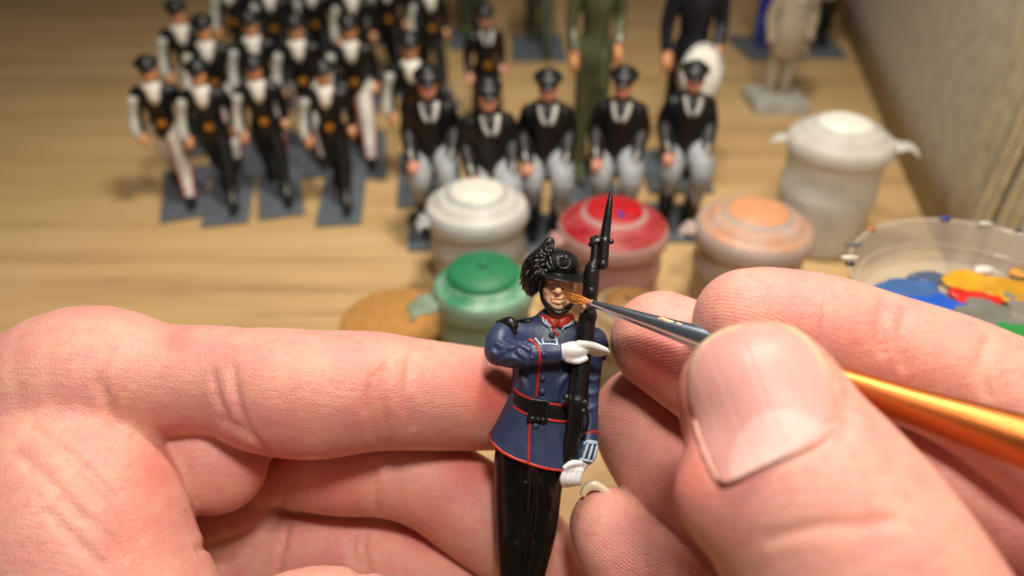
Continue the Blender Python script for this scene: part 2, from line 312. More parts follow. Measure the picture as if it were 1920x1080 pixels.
# ================================================================== SKIN
def skin_mat(name, base, warm, pitch):
    m = bpy.data.materials.new(name); m.use_nodes = True; nt = m.node_tree; N, L = nt.nodes, nt.links; b = N['Principled BSDF']
    tc = N.new('ShaderNodeTexCoord'); O = tc.outputs['Object']
    def noise(sc, det, ro=.5): n = N.new('ShaderNodeTexNoise'); n.inputs['Scale'].default_value = sc; n.inputs['Detail'].default_value = det; n.inputs['Roughness'].default_value = ro; L.new(O, n.inputs[0]); return n.outputs[0]
    def math_(op, a, b_=None, c=None):
        x = N.new('ShaderNodeMath'); x.operation = op
        for i, v in enumerate((a, b_, c)):
            if v is None: continue
            if isinstance(v, (int, float)): x.inputs[i].default_value = v
            else: L.new(v, x.inputs[i])
        return x.outputs[0]
    def mix(f, a, c2, t='MIX'):
        x = N.new('ShaderNodeMix'); x.data_type = 'RGBA'; x.blend_type = t
        L.new(f, x.inputs[0]) if not isinstance(f, float) else setattr(x.inputs[0], 'default_value', f)
        L.new(a, x.inputs[6]) if not isinstance(a, tuple) else setattr(x.inputs[6], 'default_value', (*a, 1))
        L.new(c2, x.inputs[7]) if not isinstance(c2, tuple) else setattr(x.inputs[7], 'default_value', (*c2, 1)); return x.outputs[2]
    ab = N.new('ShaderNodeAttribute'); ab.attribute_name = 'blush'; ar = N.new('ShaderNodeAttribute'); ar.attribute_name = 'ridge'; am = N.new('ShaderNodeAttribute'); am.attribute_name = 'ridge_mask'
    r = N.new('ShaderNodeMapRange'); r.inputs[1].default_value = .35; r.inputs[2].default_value = .68; L.new(noise(1.5, 4, .6), r.inputs[0])
    c = mix(r.outputs[0], base, warm)
    r2 = N.new('ShaderNodeMapRange'); r2.inputs[1].default_value = .52; r2.inputs[2].default_value = .7; r2.inputs[4].default_value = .6; L.new(noise(5.5, 5, .7), r2.inputs[0])
    c = mix(r2.outputs[0], c, lin(212, 128, 122)); c = mix(ab.outputs['Fac'], c, lin(214, 104, 92))
    L.new(c, b.inputs['Base Color'])
    b.inputs['Roughness'].default_value = .43; b.inputs['Specular IOR Level'].default_value = .45
    b.inputs['Subsurface Weight'].default_value = .8; b.inputs['Subsurface Radius'].default_value = (1, .32, .2); b.inputs['Subsurface Scale'].default_value = .11
    rn = noise(6, 2); rv = math_('ADD', ar.outputs['Fac'], math_('MULTIPLY', rn, .05))
    wv = math_('MULTIPLY', math_('SINE', math_('MULTIPLY', rv, 2 * math.pi / pitch)), am.outputs['Fac'])
    vo = N.new('ShaderNodeTexVoronoi'); vo.inputs['Scale'].default_value = 17; vo.feature = 'DISTANCE_TO_EDGE'
    ns = N.new('ShaderNodeTexNoise'); ns.inputs['Scale'].default_value = 9; L.new(O, ns.inputs[0]); va = N.new('ShaderNodeVectorMath'); va.operation = 'MULTIPLY_ADD'; L.new(ns.outputs[1], va.inputs[0]); va.inputs[1].default_value = (.09, .09, .09); L.new(O, va.inputs[2]); L.new(va.outputs[0], vo.inputs[0])
    vm = N.new('ShaderNodeMapRange'); vm.inputs[2].default_value = .22; L.new(vo.outputs[0], vm.inputs[0])
    mpw = N.new('ShaderNodeMapping'); mpw.inputs['Rotation'].default_value = (.4, .5, .9); mpw.inputs['Scale'].default_value = (1.1, 9, 4); L.new(O, mpw.inputs[0]); nw = N.new('ShaderNodeTexNoise'); nw.inputs['Scale'].default_value = 1.6; nw.inputs['Detail'].default_value = 4; L.new(mpw.outputs[0], nw.inputs[0])
    hgt = math_('ADD', math_('MULTIPLY_ADD', nw.outputs[0], .6, math_('MULTIPLY', wv, .085)), math_('ADD', math_('MULTIPLY', vm.outputs[0], .16), math_('ADD', math_('MULTIPLY', noise(3.2, 6, .6), .8), math_('MULTIPLY', noise(30, 4, .6), .5))))
    bp = N.new('ShaderNodeBump'); bp.inputs['Strength'].default_value = .75; bp.inputs['Distance'].default_value = .025; L.new(hgt, bp.inputs['Height']); L.new(bp.outputs[0], b.inputs['Normal'])
    rr = N.new('ShaderNodeMapRange'); rr.inputs[3].default_value = .36; rr.inputs[4].default_value = .56; L.new(noise(12, 3), rr.inputs[0]); L.new(rr.outputs[0], b.inputs['Roughness'])
    return m
M_SKIN_L = skin_mat('skin_left', lin(214, 148, 138), lin(222, 166, 146), .05)
M_SKIN_R = skin_mat('skin_right', lin(216, 150, 140), lin(224, 168, 148), .05)
def nailm():
    m = mat('fingernail', lin(226, 176, 162), .28, var=.06, vscale=2.0, stretch=(1, 1, 1), sss=.6, sscale=.15, spec=.5, coat=.25)
    return m
M_NAIL = nailm()
M_NAIL_EDGE = mat('fingernail_free_edge', lin(226, 208, 176), .3, sss=.5, sscale=.1, coat=.3)
def px(*p):                                   # (pixel x, pixel y, depth cm, radius px) -> camera frame tube points
    return [tuple(C(a, b, z)) + (r * z / F,) for a, b, z, r in p]
def surf(S, x, y, z0=5.0, z1=17.0, n=240):    # depth where the ray through pixels x, y first meets the surface
    x = np.atleast_1d(np.asarray(x, float)); y = np.atleast_1d(np.asarray(y, float)); z = np.linspace(z0, z1, n)
    Z = np.broadcast_to(z, (len(x), n)); D = S.at((x[:, None] - 960) / F * Z, -(y[:, None] - 540) / F * Z, Z)
    hit = D < 0; i = hit.argmax(1); ok = hit.any(1) & (i > 0); i = np.maximum(i, 1); r = np.arange(len(x)); a, b = D[r, i - 1], D[r, i]
    t = a / np.where(np.abs(a - b) < 1e-9, 1, a - b); out = z[i - 1] + t * (z[1] - z[0]); return np.where(ok, out, np.nan)
def groove(S, pts, w, k=.1, lift=0.0, base=None):   # a crease along pixel points, w = tube radius in cm
    q = catmull(np.array(pts, float), 5); z = surf(base or S, q[:, 0], q[:, 1]); g = ~np.isnan(z); q, z = q[g], z[g]
    if len(q) < 2: return
    t = np.linspace(0, 1, len(q)); rr = w * (0.35 + .65 * np.sin(np.pi * t) ** .6)
    S.tube([tuple(C(a, b, zz - lift)) + (r,) for (a, b), zz, r in zip(q, z, rr)], k=k, n=1, mode='s')
def finish_hand(name, S, h, m, pads, blush_shade, label, cat):
    V, Q, _ = S.mesh(h, lo=(-16, -14, 4), hi=(16, 9, 22)); V = smooth_verts(V, Q, 1, .4)
    org = c2w(V.mean(0)[None])[0]
    o = mk(name, c2w(V), Q, m, origin=org); tag(o, label, cat)
    pxx = V[:, 0] / V[:, 2] * F + 960; pyy = -V[:, 1] / V[:, 2] * F + 540
    bl = np.zeros(len(V)); rd = np.zeros(len(V)); rm = np.zeros(len(V)); best = np.full(len(V), 1e9)
    for x, y, r, a in blush_shade: bl = np.maximum(bl, a * np.exp(-((pxx - x) ** 2 + (pyy - y) ** 2) / (r * r)))  # redder skin, and red shade painted into folds and under fingers
    for (cx_, cy_, cz), rad, (fx, fy, fz), st in pads:
        c = C(cx_, cy_, cz); f = C(fx, fy, fz); d = np.linalg.norm(V - c, axis=1); w = d / rad
        mk_ = np.clip(1.6 - 1.6 * w, 0, 1) * st; u = w < best; best = np.where(u, w, best); rd = np.where(u, np.linalg.norm(V - f, axis=1), rd); rm = np.where(u, mk_, rm)
    for nm, a in (('blush', bl), ('ridge', rd), ('ridge_mask', rm)):
        at = o.data.attributes.new(nm, 'FLOAT', 'POINT'); at.data.foreach_set('value', a.astype(np.float32))
    return o
# ------------------------------------------------------------------ left hand
Lh = SDF()
Lh.tube(px((-330, 1120, 13.4, 260), (-120, 960, 12.8, 212), (40, 812, 12.3, 166), (158, 722, 11.95, 149), (290, 712, 11.9, 108), (420, 712, 12.0, 98)), k=.3)      # back of hand and knuckle
Lh.tube(px((380, 706, 12.0, 92), (440, 716, 11.95, 100), (505, 731, 11.9, 117), (590, 739, 11.9, 120), (690, 733, 12.05, 112), (760, 737, 12.3, 105), (850, 744, 12.8, 99), (930, 750, 13.2, 92), (985, 754, 13.5, 80)), k=.12)   # index
Lh.tube(px((-200, 1100, 11.9, 300), (-60, 960, 11.8, 220)), k=.5, n=1)
Lh.tube(px((40, 770, 12.15, 118), (92, 850, 11.65, 140), (140, 960, 11.1, 186), (172, 1080, 10.85, 194), (240, 1220, 10.7, 190), (330, 1330, 10.6, 150)), k=.28)   # thumb base
Lh.tube(px((330, 1330, 10.6, 150), (430, 1260, 10.5, 125), (560, 1192, 10.4, 118), (650, 1184, 10.4, 110), (720, 1190, 10.4, 92)), k=.15)  # thumb bends back in below the frame
Lh.tube(px((120, 810, 12.6, 100), (230, 790, 12.75, 88), (330, 775, 12.8, 80)), k=.35)   # web skin
Lh.ell(C(394, 868, 12.35), (.98, .88, .80), k=.14, rot=(0, 0, -.25))                          # pad below the index
Lh.tube(px((330, 810, 13.0, 80), (450, 790, 12.9, 80), (500, 790, 12.8, 60)), k=.3)
Lh.tube(px((400, 900, 15.2, 80), (490, 890, 14.3, 62), (565, 880, 13.55, 74), (640, 880, 13.2, 84), (730, 884, 13.1, 84), (810, 905, 13.2, 88), (890, 955, 13.35, 92), (960, 1005, 13.5, 90), (1030, 1060, 13.7, 78)), k=.05)   # middle
Lh.ell(C(455, 985, 14.2), (1.15, .95, .9), k=.1, rot=(0, 0, -.3))                            # palm ridge
Lh.tube(px((420, 930, 14.5, 70), (500, 912, 14.1, 52), (552, 866, 13.8, 38)), k=.12)
Lh.tube(px((360, 1085, 14.6, 120), (480, 1065, 14.2, 88), (590, 1035, 13.8, 80), (690, 1040, 13.6, 80), (770, 1068, 13.6, 88), (860, 1130, 13.7, 90), (960, 1210, 13.9, 80)), k=.05)   # ring
Lh.tube(px((340, 1230, 14.9, 130), (520, 1200, 14.4, 85), (650, 1190, 14.2, 80), (780, 1240, 14.2, 78), (860, 1300, 14.2, 68)), k=.05)  # little
Lh.tube(px((100, 1000, 15.2, 260), (300, 1150, 15.5, 240), (420, 1320, 15.5, 200)), k=.5)     # palm
B0 = SDF(); B0.ops = list(Lh.ops)
for pts, w in (([(702, 700), (694, 745), (700, 790), (712, 840)], .045), ([(722, 690), (716, 745), (722, 800), (728, 842)], .05), ([(768, 670), (764, 730), (772, 800)], .025),
               ([(436, 690), (444, 745), (462, 800), (500, 850)], .035), ([(415, 790), (440, 800), (470, 822)], .03), ([(400, 700), (408, 745), (425, 780)], .02), ([(186, 715), (200, 750), (222, 795)], .03),
               ([(705, 872), (698, 905), (705, 960)], .04), ([(668, 1000), (660, 1030), (675, 1078)], .06), ([(684, 1000), (682, 1040), (690, 1078)], .04),
               ([(540, 985), (528, 1030), (520, 1075)], .04), ([(150, 965), (195, 1000), (230, 1045)], .012), ([(90, 960), (140, 1010), (190, 1062)], .012), ([(160, 880), (210, 930), (262, 1010)], .022),
               ([(372, 1030), (430, 1010), (490, 985), (530, 940)], .05), ([(60, 800), (140, 860), (210, 930)], .02), ([(30, 850), (100, 910), (150, 970)], .02)):
    groove(Lh, pts, w, k=.14, base=B0)
left_hand = finish_hand('hand', Lh, .05, M_SKIN_L,
    [((860, 740, 11.9), 1.9, (860, 1500, 11), .55), ((600, 740, 10.8), 1.2, (500, 1500, 11), .25), ((840, 940, 12.4), 1.6, (1300, 900, 12), .5), ((1030, 1040, 13), 1.2, (800, 1300, 12), .9)],
    [(930, 740, 60, .9), (700, 760, 70, .25), (330, 640, 28, .5), (880, 880, 60, .6), (290, 890, 50, .4), (520, 870, 60, .5), (640, 900, 70, .35), (800, 1000, 90, .3), (560, 790, 90, .2), (250, 1000, 60, .3), (660, 700, 60, .2)],  # flushed spots, plus red shade painted in the gaps and beside the figurine
    'left hand with palm turned up, straight index finger pressed against the blue coated figurine', 'hand')
# ------------------------------------------------------------------ right hand
Rh = SDF()
Rh.tube(px((1423, 752, 8.25, 150), (1435, 775, 8.2, 157), (1470, 850, 8.0, 176), (1530, 955, 7.8, 208), (1600, 1080, 7.6, 235), (1690, 1250, 7.5, 255), (1800, 1450, 7.6, 280)), k=.06)    # thumb
Rh.tube(px((1402, 604, 10.3, 101), (1445, 606, 10.25, 105), (1540, 624, 10.15, 110), (1650, 664, 10.0, 116), (1780, 708, 9.8, 120), (1900, 770, 9.6, 132), (2050, 860, 9.4, 160), (2200, 980, 9.6, 220)), k=.06)  # index
Rh.tube(px((1240, 640, 11.9, 95), (1290, 668, 11.7, 103), (1400, 740, 11.3, 112), (1560, 850, 10.9, 125), (1760, 900, 10.8, 150), (2000, 960, 10.8, 200)), k=.04)  # middle
Rh.tube(px((1213, 790, 12.9, 104), (1240, 830, 12.8, 112), (1310, 915, 12.3, 124), (1430, 1040, 11.8, 130), (1600, 1120, 11.4, 150), (1850, 1130, 11.3, 220)), k=.04)   # ring
Rh.tube(px((1142, 988, 12.1, 74), (1165, 1020, 12.0, 86), (1235, 1095, 11.7, 104), (1350, 1210, 11.4, 120), (1600, 1280, 11.2, 180)), k=.04)  # little
Rh.tube(px((2200, 980, 9.8, 260), (2050, 1200, 10.4, 320), (1900, 1420, 10, 340)), k=.6)
Rh.ell(C(1424, 930, 7.55) , (.9, .6, .5), k=.5)
B1 = SDF(); B1.ops = list(Rh.ops)
NAIL = [(1289, 719), (1296, 678), (1318, 640), (1352, 618), (1389, 607), (1430, 602), (1461, 605), (1495, 617), (1524, 642), (1545, 678), (1559, 715), (1567, 755), (1562, 792), (1540, 820), (1500, 842), (1455, 863), (1415, 880), (1380, 896), (1352, 903), (1335, 880), (1318, 840), (1300, 785), (1291, 750)]
cxn = (1432, 745)
def nail_scale(s): return [(cxn[0] + (x - cxn[0]) * s, cxn[1] + (y - cxn[1]) * s) for x, y in NAIL]
for pts, w in ((nail_scale(1.0)[10:23] + [nail_scale(1.0)[0]], .028),): groove(Rh, pts, w, k=.06, base=B1)
for pts, w in (([(1440, 1010), (1520, 990), (1600, 985), (1680, 975)], .006), ([(1585, 740), (1590, 790), (1575, 830)], .022),
               ([(1660, 560), (1650, 610), (1655, 660)], .02), ([(1700, 580), (1690, 630), (1695, 690)], .02), ([(1850, 640), (1838, 690), (1850, 740)], .025)): groove(Rh, pts, w, k=.12, base=B1)
right_hand = finish_hand('hand', Rh, .045, M_SKIN_R,
    [((1380, 590, 9.5), 1.5, (1360, 760, 9.9), 1.0), ((1700, 660, 9.3), 1.6, (2300, 560, 9), .7), ((1230, 640, 11.2), 1.1, (1330, 900, 11.5), .9), ((1230, 830, 12.2), 2.0, (1020, 420, 12), 1.0), ((1170, 1010, 11.5), 1.7, (1330, 760, 11), .9)],
    [(1290, 800, 90, .45), (1230, 690, 60, .9), (1480, 610, 90, .3), (1620, 640, 90, .35), (1350, 1000, 80, .3), (1700, 700, 90, .3), (1600, 990, 60, .25), (1180, 1000, 60, .2), (1150, 760, 50, .3), (1300, 900, 80, .5)],  # flushed spots, plus the red shade below the brush painted into the skin
    'right hand pinching the paintbrush between thumb and forefinger, thumbnail facing forward', 'hand')
def nail(name, S, outline, parent, lift, mats, edge_fn=None, nr=26, thick=.03, dome=.0):
    P = np.array(catmull(np.array(outline + [outline[0]], float), 4))[:-1]; c = P.mean(0); n = len(P); rr = np.linspace(0, 1, nr + 1)[1:]
    pts = np.vstack([[c]] + [c + (P - c) * r for r in rr]); z = surf(S, pts[:, 0], pts[:, 1]); g = ~np.isnan(z)
    A = lambda p: np.stack([np.ones(len(p)), p[:, 0], p[:, 1], p[:, 0] ** 2, p[:, 0] * p[:, 1], p[:, 1] ** 2, p[:, 0] ** 3, p[:, 1] ** 3], 1)
    q = (pts - c) / 150; co = np.linalg.lstsq(A(q[g]), z[g], rcond=None)[0]; zf = A(q) @ co; zz = np.where(g, z, zf); hk = np.maximum(.08 - np.abs(zf - zz), 0) / .08; zf = np.minimum(zf, zz) - hk * hk * .02
    rad = np.concatenate([[0], np.repeat(rr, n)]); zf = zf - lift + (lift + .02) * np.clip((rad - .86) / .14, 0, 1) ** 2
    V = np.stack([(pts[:, 0] - 960) / F * zf, -(pts[:, 1] - 540) / F * zf, zf], 1)
    Fc = [[0, 1 + j, 1 + (j + 1) % n] for j in range(n)] + [[1 + i * n + j, 1 + (i + 1) * n + j, 1 + (i + 1) * n + (j + 1) % n, 1 + i * n + (j + 1) % n] for i in range(nr - 1) for j in range(n)]
    mi = None
    if edge_fn: mi = [edge_fn(*pts[f].mean(0)) for f in Fc]
    o = mk(name, c2w(V), [f[::-1] for f in Fc], mats, parent, midx=mi, orient=False); m = o.modifiers.new('thick', 'SOLIDIFY'); m.thickness = thick; m.offset = -1
    return o
def nail_shader(px0):
    m = bpy.data.materials.new('thumbnail'); m.use_nodes = True; nt = m.node_tree; N, L = nt.nodes, nt.links; b = N['Principled BSDF']
    al = N.new('ShaderNodeAttribute'); al.attribute_name = 'lunula'; ae = N.new('ShaderNodeAttribute'); ae.attribute_name = 'free_edge'; au = N.new('ShaderNodeAttribute'); au.attribute_name = 'across'
    tc = N.new('ShaderNodeTexCoord'); n = N.new('ShaderNodeTexNoise'); n.inputs['Scale'].default_value = 1.8; L.new(tc.outputs['Object'], n.inputs[0])
    def mix(f, a, c): 
        x = N.new('ShaderNodeMix'); x.data_type = 'RGBA'; L.new(f, x.inputs[0])
        for v, i in ((a, 6), (c, 7)): (L.new(v, x.inputs[i]) if not isinstance(v, tuple) else setattr(x.inputs[i], 'default_value', (*v, 1)))
        return x.outputs[2]
    c = mix(n.outputs[0], lin(216, 148, 138), lin(212, 156, 146)); c = mix(al.outputs['Fac'], c, lin(222, 178, 170)); c = mix(ae.outputs['Fac'], c, lin(232, 204, 164)); L.new(c, b.inputs['Base Color'])
    b.inputs['Roughness'].default_value = .40; b.inputs['Specular IOR Level'].default_value = .4; b.inputs['Subsurface Weight'].default_value = .6; b.inputs['Subsurface Radius'].default_value = (1, .4, .3); b.inputs['Subsurface Scale'].default_value = .12
    n2 = N.new('ShaderNodeTexNoise'); n2.noise_dimensions = '1D'; n2.inputs['Scale'].default_value = 11; n2.inputs['Detail'].default_value = 3; L.new(au.outputs['Fac'], n2.inputs['W'])
    n3 = N.new('ShaderNodeTexNoise'); n3.inputs['Scale'].default_value = 14; n3.inputs['Detail'].default_value = 5; L.new(tc.outputs['Object'], n3.inputs[0])
    ad = N.new('ShaderNodeMath'); ad.operation = 'MULTIPLY_ADD'; L.new(n3.outputs[0], ad.inputs[0]); ad.inputs[1].default_value = .16; L.new(n2.outputs[0], ad.inputs[2])
    bp = N.new('ShaderNodeBump'); bp.inputs['Strength'].default_value = .6; bp.inputs['Distance'].default_value = .022; L.new(ad.outputs[0], bp.inputs['Height']); L.new(bp.outputs[0], b.inputs['Normal'])
    return m
tn = nail('fingernail', B1, NAIL, right_hand, .010, nail_shader(None), nr=40)
co = np.empty(len(tn.data.vertices) * 3, np.float32); tn.data.vertices.foreach_get('co', co); co = co.reshape(-1, 3) + ORG[right_hand.name] - CAM
cz = co @ FW; nx_ = co @ RT / cz * F + 960; ny_ = -(co @ UP) / cz * F + 540
sstep = lambda x: np.clip(x, 0, 1) ** 2 * (3 - 2 * np.clip(x, 0, 1))
axv = np.array([.36, .93]); lr = np.hypot((nx_ - 1470) * 1.0, (ny_ - 868) * 1.0)
NP = np.array(catmull(np.array(NAIL + [NAIL[0]], float), 4)); de = np.min(np.hypot(nx_[:, None] - NP[None, :, 0], ny_[:, None] - NP[None, :, 1]), 1)
att = {'lunula': sstep((100 - lr) / 7 + .5) * .8, 'free_edge': sstep(1 - de / 12.0) * np.clip((735 - ny_) / 60, .12, 1) * .85, 'across': (nx_ * axv[1] - (ny_ - 740) * axv[0]) / 130}
for nm, a in att.items(): at = tn.data.attributes.new(nm, 'FLOAT', 'POINT'); at.data.foreach_set('value', a.astype(np.float32))
cq = catmull(np.array(NAIL[12:22], float), 6); cq = cq + np.stack([np.sin(np.arange(len(cq)) * 1.7) * .9, np.cos(np.arange(len(cq)) * 2.3) * .9], 1); czz = surf(B1, cq[:, 0], cq[:, 1]) - .012
crr = np.array([.020 + .004 * math.sin(i * .9) * math.sin(i * .37) for i in range(len(cq))]); crr[0] = crr[-1] = .004
v, f = sweep(np.array([C(a, b_, z_) for (a, b_), z_ in zip(cq, czz)]), np.maximum(crr, .005), 8); mk('cuticle', c2w(v), f, mat('dry_cuticle', lin(226, 170, 156), .55, var=.08, vscale=8, sss=.4), right_hand)
# the little finger's nail: a narrow plate seen nearly edge-on along the upper right side
def edge_nail():
    q = catmull(np.array([(1088, 925), (1097, 908), (1112, 901), (1128, 907), (1150, 925), (1175, 948), (1203, 972)], float), 6); n = len(q); V = []
    tz = surf(B1, 1142, 960)[0]
    for i, (x, y) in enumerate(q):
        t = i / (n - 1); inn = np.array([1142, 985.]) - (x, y); inn /= np.linalg.norm(inn)
        for w, dz in ((0, .42), (4, .38), (10 * math.sin(math.pi * min(1, t * 1.02 + .02)) + 8, .36), (12 * math.sin(math.pi * min(1, t + .02)) + 12, .72)):
            V.append(C(x + inn[0] * w, y + inn[1] * w, tz + dz))
    Fc = [[i * 4 + j, i * 4 + j + 1, (i + 1) * 4 + j + 1, (i + 1) * 4 + j] for i in range(n - 1) for j in range(3)]
    o = mk('fingernail', c2w(np.array(V)), Fc, M_NAIL_EDGE, right_hand); m = o.modifiers.new('thick', 'SOLIDIFY'); m.thickness = .03; m.offset = 0; return o
edge_nail()
# ================================================================== THE FIGURINE (modelled in photograph-sized units: x right, y down, d away)
U = 12.0 / F
def fw_(V): V = np.asarray(V, float).reshape(-1, 3); return c2w(np.stack([(V[:, 0] - 960) * U, -(V[:, 1] - 540) * U, 12 + V[:, 2] * U], 1))
def paint(name, col, rough=.4, wear_highlight=None, var=.12, bump=.35, bs=9, coat=.0): return mat(name, col, rough, var=var, vscale=4, bump=bump, bscale=bs, wear_highlight=wear_highlight, coat=coat, bdist=.02)
P_BLUE = paint('blue_paint', lin(46, 57, 88), .42, wear_highlight=(*lin(92, 104, 136), .53), bs=11); P_BLACK = paint('black_paint', lin(19, 19, 20), .33, var=.3, bump=.5, bs=16)  # lighter coat edges: highlights put into the blue along with worn paint
P_RED = paint('red_paint', lin(172, 44, 32), .4); P_WHITE = paint('white_paint', lin(214, 214, 214), .38, var=.05); P_FLESH = paint('flesh_paint', lin(248, 200, 158), .5, var=.05, bump=.15, wear_highlight=(*lin(240, 196, 150), .54))
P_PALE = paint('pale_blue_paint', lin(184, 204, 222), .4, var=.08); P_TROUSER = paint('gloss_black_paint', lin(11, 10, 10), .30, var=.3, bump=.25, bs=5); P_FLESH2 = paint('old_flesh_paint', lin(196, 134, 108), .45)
fig = thing('toy_soldier', tuple(fw_([(985, 1180, 0)])[0]), 'hand held toy soldier in plumed black hat and blue coat, brush touching its cheek', 'figurine')
def part(name, S, h, m, parent=None, it=1, lo=None, hi=None):
    V, Q, I = S.mesh(h, lo, hi); V = smooth_verts(V, Q, it, .4) if it else V
    return mk(name, fw_(V), Q, m, parent or fig, midx=I if isinstance(m, list) else None)
def front(S, pts, lift=0.0, z0=-90, z1=60):      # drape points on the front of a model
    q = np.asarray(pts, float); z = np.linspace(z0, z1, 150); D = S.at(np.repeat(q[:, :1], 150, 1), np.repeat(q[:, 1:2], 150, 1), np.broadcast_to(z, (len(q), 150)))
    hit = D < 0; i = np.maximum(hit.argmax(1), 1); r = np.arange(len(q)); a, b = D[r, i - 1], D[r, i]; d = z[i - 1] + (a / (a - b)) * (z[1] - z[0])
    d = np.where(hit.any(1), d, np.nan)
    if np.isnan(d).any() and (~np.isnan(d)).any(): g = ~np.isnan(d); d = np.interp(np.arange(len(d)), np.arange(len(d))[g], d[g])
    return np.column_stack([q[:, :2], d - lift])
def strip(name, S, pts, r, m, parent=None, n=6, lift=0.0, sides=8, taper=True):
    q = front(S, catmull(np.array(pts, float), n), lift); t = np.linspace(0, 1, len(q)); R = r * (1 - .5 * np.abs(2 * t - 1) ** 6) if taper else np.full(len(q), r)
    R = R * (1 + .14 * np.sin(np.arange(len(q)) * 2.3 + pts[0][0])); v, f = sweep(q, R, sides); return mk(name, fw_(v), f, m, parent or fig)
def chain(S, pts, **k): S.tube([tuple(p) for p in pts], **k); return S
# --- trousers
t = SDF(); chain(t, [(978, 812, 4, 34), (966, 850, 4, 38), (962, 900, 4, 35), (962, 990, 2, 33), (966, 1080, 0, 31), (970, 1165, 0, 27)], k=6)
chain(t, [(1020, 815, 2, 36), (1024, 860, 0, 43), (1018, 910, -3, 36), (1010, 990, -2, 34), (993, 1080, 2, 29), (992, 1165, 3, 25)], k=10)
for a in ([(1015, 885, 0, 3), (1030, 925, 0, 4), (1024, 960, 0, 2)], [(985, 900, 0, 3), (978, 960, 0, 4), (990, 1000, 0, 2)], [(1000, 1010, 0, 3), (985, 1060, 0, 4), (988, 1090, 0, 2)], [(950, 1000, 0, 2), (958, 1040, 0, 3), (956, 1080, 0, 2)],
          [(1028, 900, 0, 2), (1010, 935, 0, 3), (1004, 975, 0, 3)], [(968, 1010, 0, 3), (975, 1050, 0, 3), (970, 1085, 0, 2)]):
    q = front(t, [(x, y) for x, y, *_ in a], -1); t.tube([(*p, r[3]) for p, r in zip(q, a)], k=5, n=4)
for a in ([(1000, 880), (996, 950), (978, 1080)],):
    q = front(t, catmull(np.array(a, float), 4), 0); t.tube([(*p, 3) for p in q], k=6, n=1, mode='s')
part('trousers', t, 2.2, P_TROUSER)
b = SDF(); chain(b, [(970, 1165, 2, 25), (972, 1195, -6, 22), (968, 1208, -30, 14)], k=4); chain(b, [(994, 1165, 2, 23), (998, 1195, -6, 20), (1004, 1208, -30, 14)], k=4); part('boots', b, 2.5, P_TROUSER)
# --- coat
c = SDF()
c.ell((1028, 665, 0), (70, 62, 37), k=20).ell((1020, 725, 2), (62, 58, 36), k=20)
chain(c, [(950, 628, 6, 26), (1035, 614, 4, 22), (1112, 640, 6, 27)], k=18)
chain(c, [(1030, 600, 4, 24), (1042, 590, 2, 20)], k=10)
c.ell((1019, 765, 2), (57, 34, 37), k=14); c.box((1020, 860, 0), (130, 60, 90), k=3, rot=(0, 0, .20), rnd=2, mode='s')
q = front(c, catmull(np.array([(1006, 690), (1005, 715), (1004, 745)], float), 5)); c.tube([(*p, 2.2) for p in q], k=4, n=1, mode='s')
for a, r in (([(1062, 700), (1045, 720), (1040, 745)], 4), ([(975, 700), (985, 725), (980, 742)], 4), ([(1078, 690), (1066, 720), (1060, 750)], 4)):
    q = front(c, catmull(np.array(a, float), 4)); c.tube([(*p, r) for p in q], k=8, n=1)
coat = part('coat', c, 1.8, P_BLUE)
HX, HY = [915, 922, 940, 965, 992, 1025, 1062, 1095], [812, 824, 838, 849, 858, 867, 873, 874]
def skirt(x=None, y=None, a=None, t=None, off=0.0):
    if a is None:                               # front point above pixel x, y
        for t in np.linspace(0, 1, 160):
            cx_, rx_ = 1020 - 17 * t, 60 + 27 * t ** .8; yt = 738 + (x - 958) * .22; yh = np.interp(x, HX, HY)
            if yt + (yh - yt) * t >= y: break
        co_ = np.clip((x - cx_) / rx_, -.995, .995); a = -math.acos(co_)
    cx_, rx_, rd_ = 1020 - 17 * t, 60 + 27 * t ** .8, 38 + 12 * t; w = 1 + t * (.018 * math.sin(5 * a + 1) + .012 * math.sin(11 * a))
    X_ = cx_ + rx_ * w * math.cos(a); yt = 738 + (X_ - 958) * .22; yh = np.interp(X_, HX, HY); sl = 2.2 * t * math.exp(-((X_ - 991) / 5) ** 2) if math.sin(a) < 0 else 0
    return (X_, yt + (yh - yt) * t, 2 + (rd_ * w + off - sl) * math.sin(a))
sv = [skirt(a=-math.pi * 2 * i / 160, t=j / 24) for j in range(25) for i in range(160)]; sf = [[j * 160 + i, j * 160 + (i + 1) % 160, (j + 1) * 160 + (i + 1) % 160, (j + 1) * 160 + i] for j in range(24) for i in range(160)]
sk_ = mk('coat_skirt', fw_(sv), sf, P_BLUE, fig, orient=False); m_ = sk_.modifiers.new('thick', 'SOLIDIFY'); m_.thickness = .035; m_.offset = 0
# --- hanging arm (right in the picture)
la = SDF(); chain(la, [(1112, 640, 10, 25), (1110, 690, 16, 21), (1105, 745, 12, 19), (1103, 790, 2, 19), (1100, 822, -8, 19)], k=6)
for a in ([(1095, 730), (1108, 738), (1120, 733)], [(1092, 755), (1104, 765), (1118, 760)], [(1098, 700), (1110, 712), (1122, 708)]): q = front(la, a); la.tube([(*p, 3) for p in q], k=6, n=3)
part('sleeve', la, 1.6, P_BLUE)
cu = SDF(); chain(cu, [(1101, 818, -9, 20), (1096, 842, -16, 22), (1092, 848, -18, 22)], k=4); part('cuff', cu, 1.4, P_BLUE)
strip('cuff_piping', la, [(1086, 812), (1100, 807), (1112, 806), (1121, 812)], 3.2, P_RED); strip('cuff_piping', cu, [(1119, 808), (1123, 822), (1120, 836)], 2.2, P_RED)
cs = [[(1097, 822), (1118, 826)], [(1083, 850), (1111, 858)], [(1099, 824), (1088, 852)], [(1108, 826), (1098, 854)], [(1117, 828), (1108, 856)], [(1090, 826), (1100, 820), (1118, 824)]]
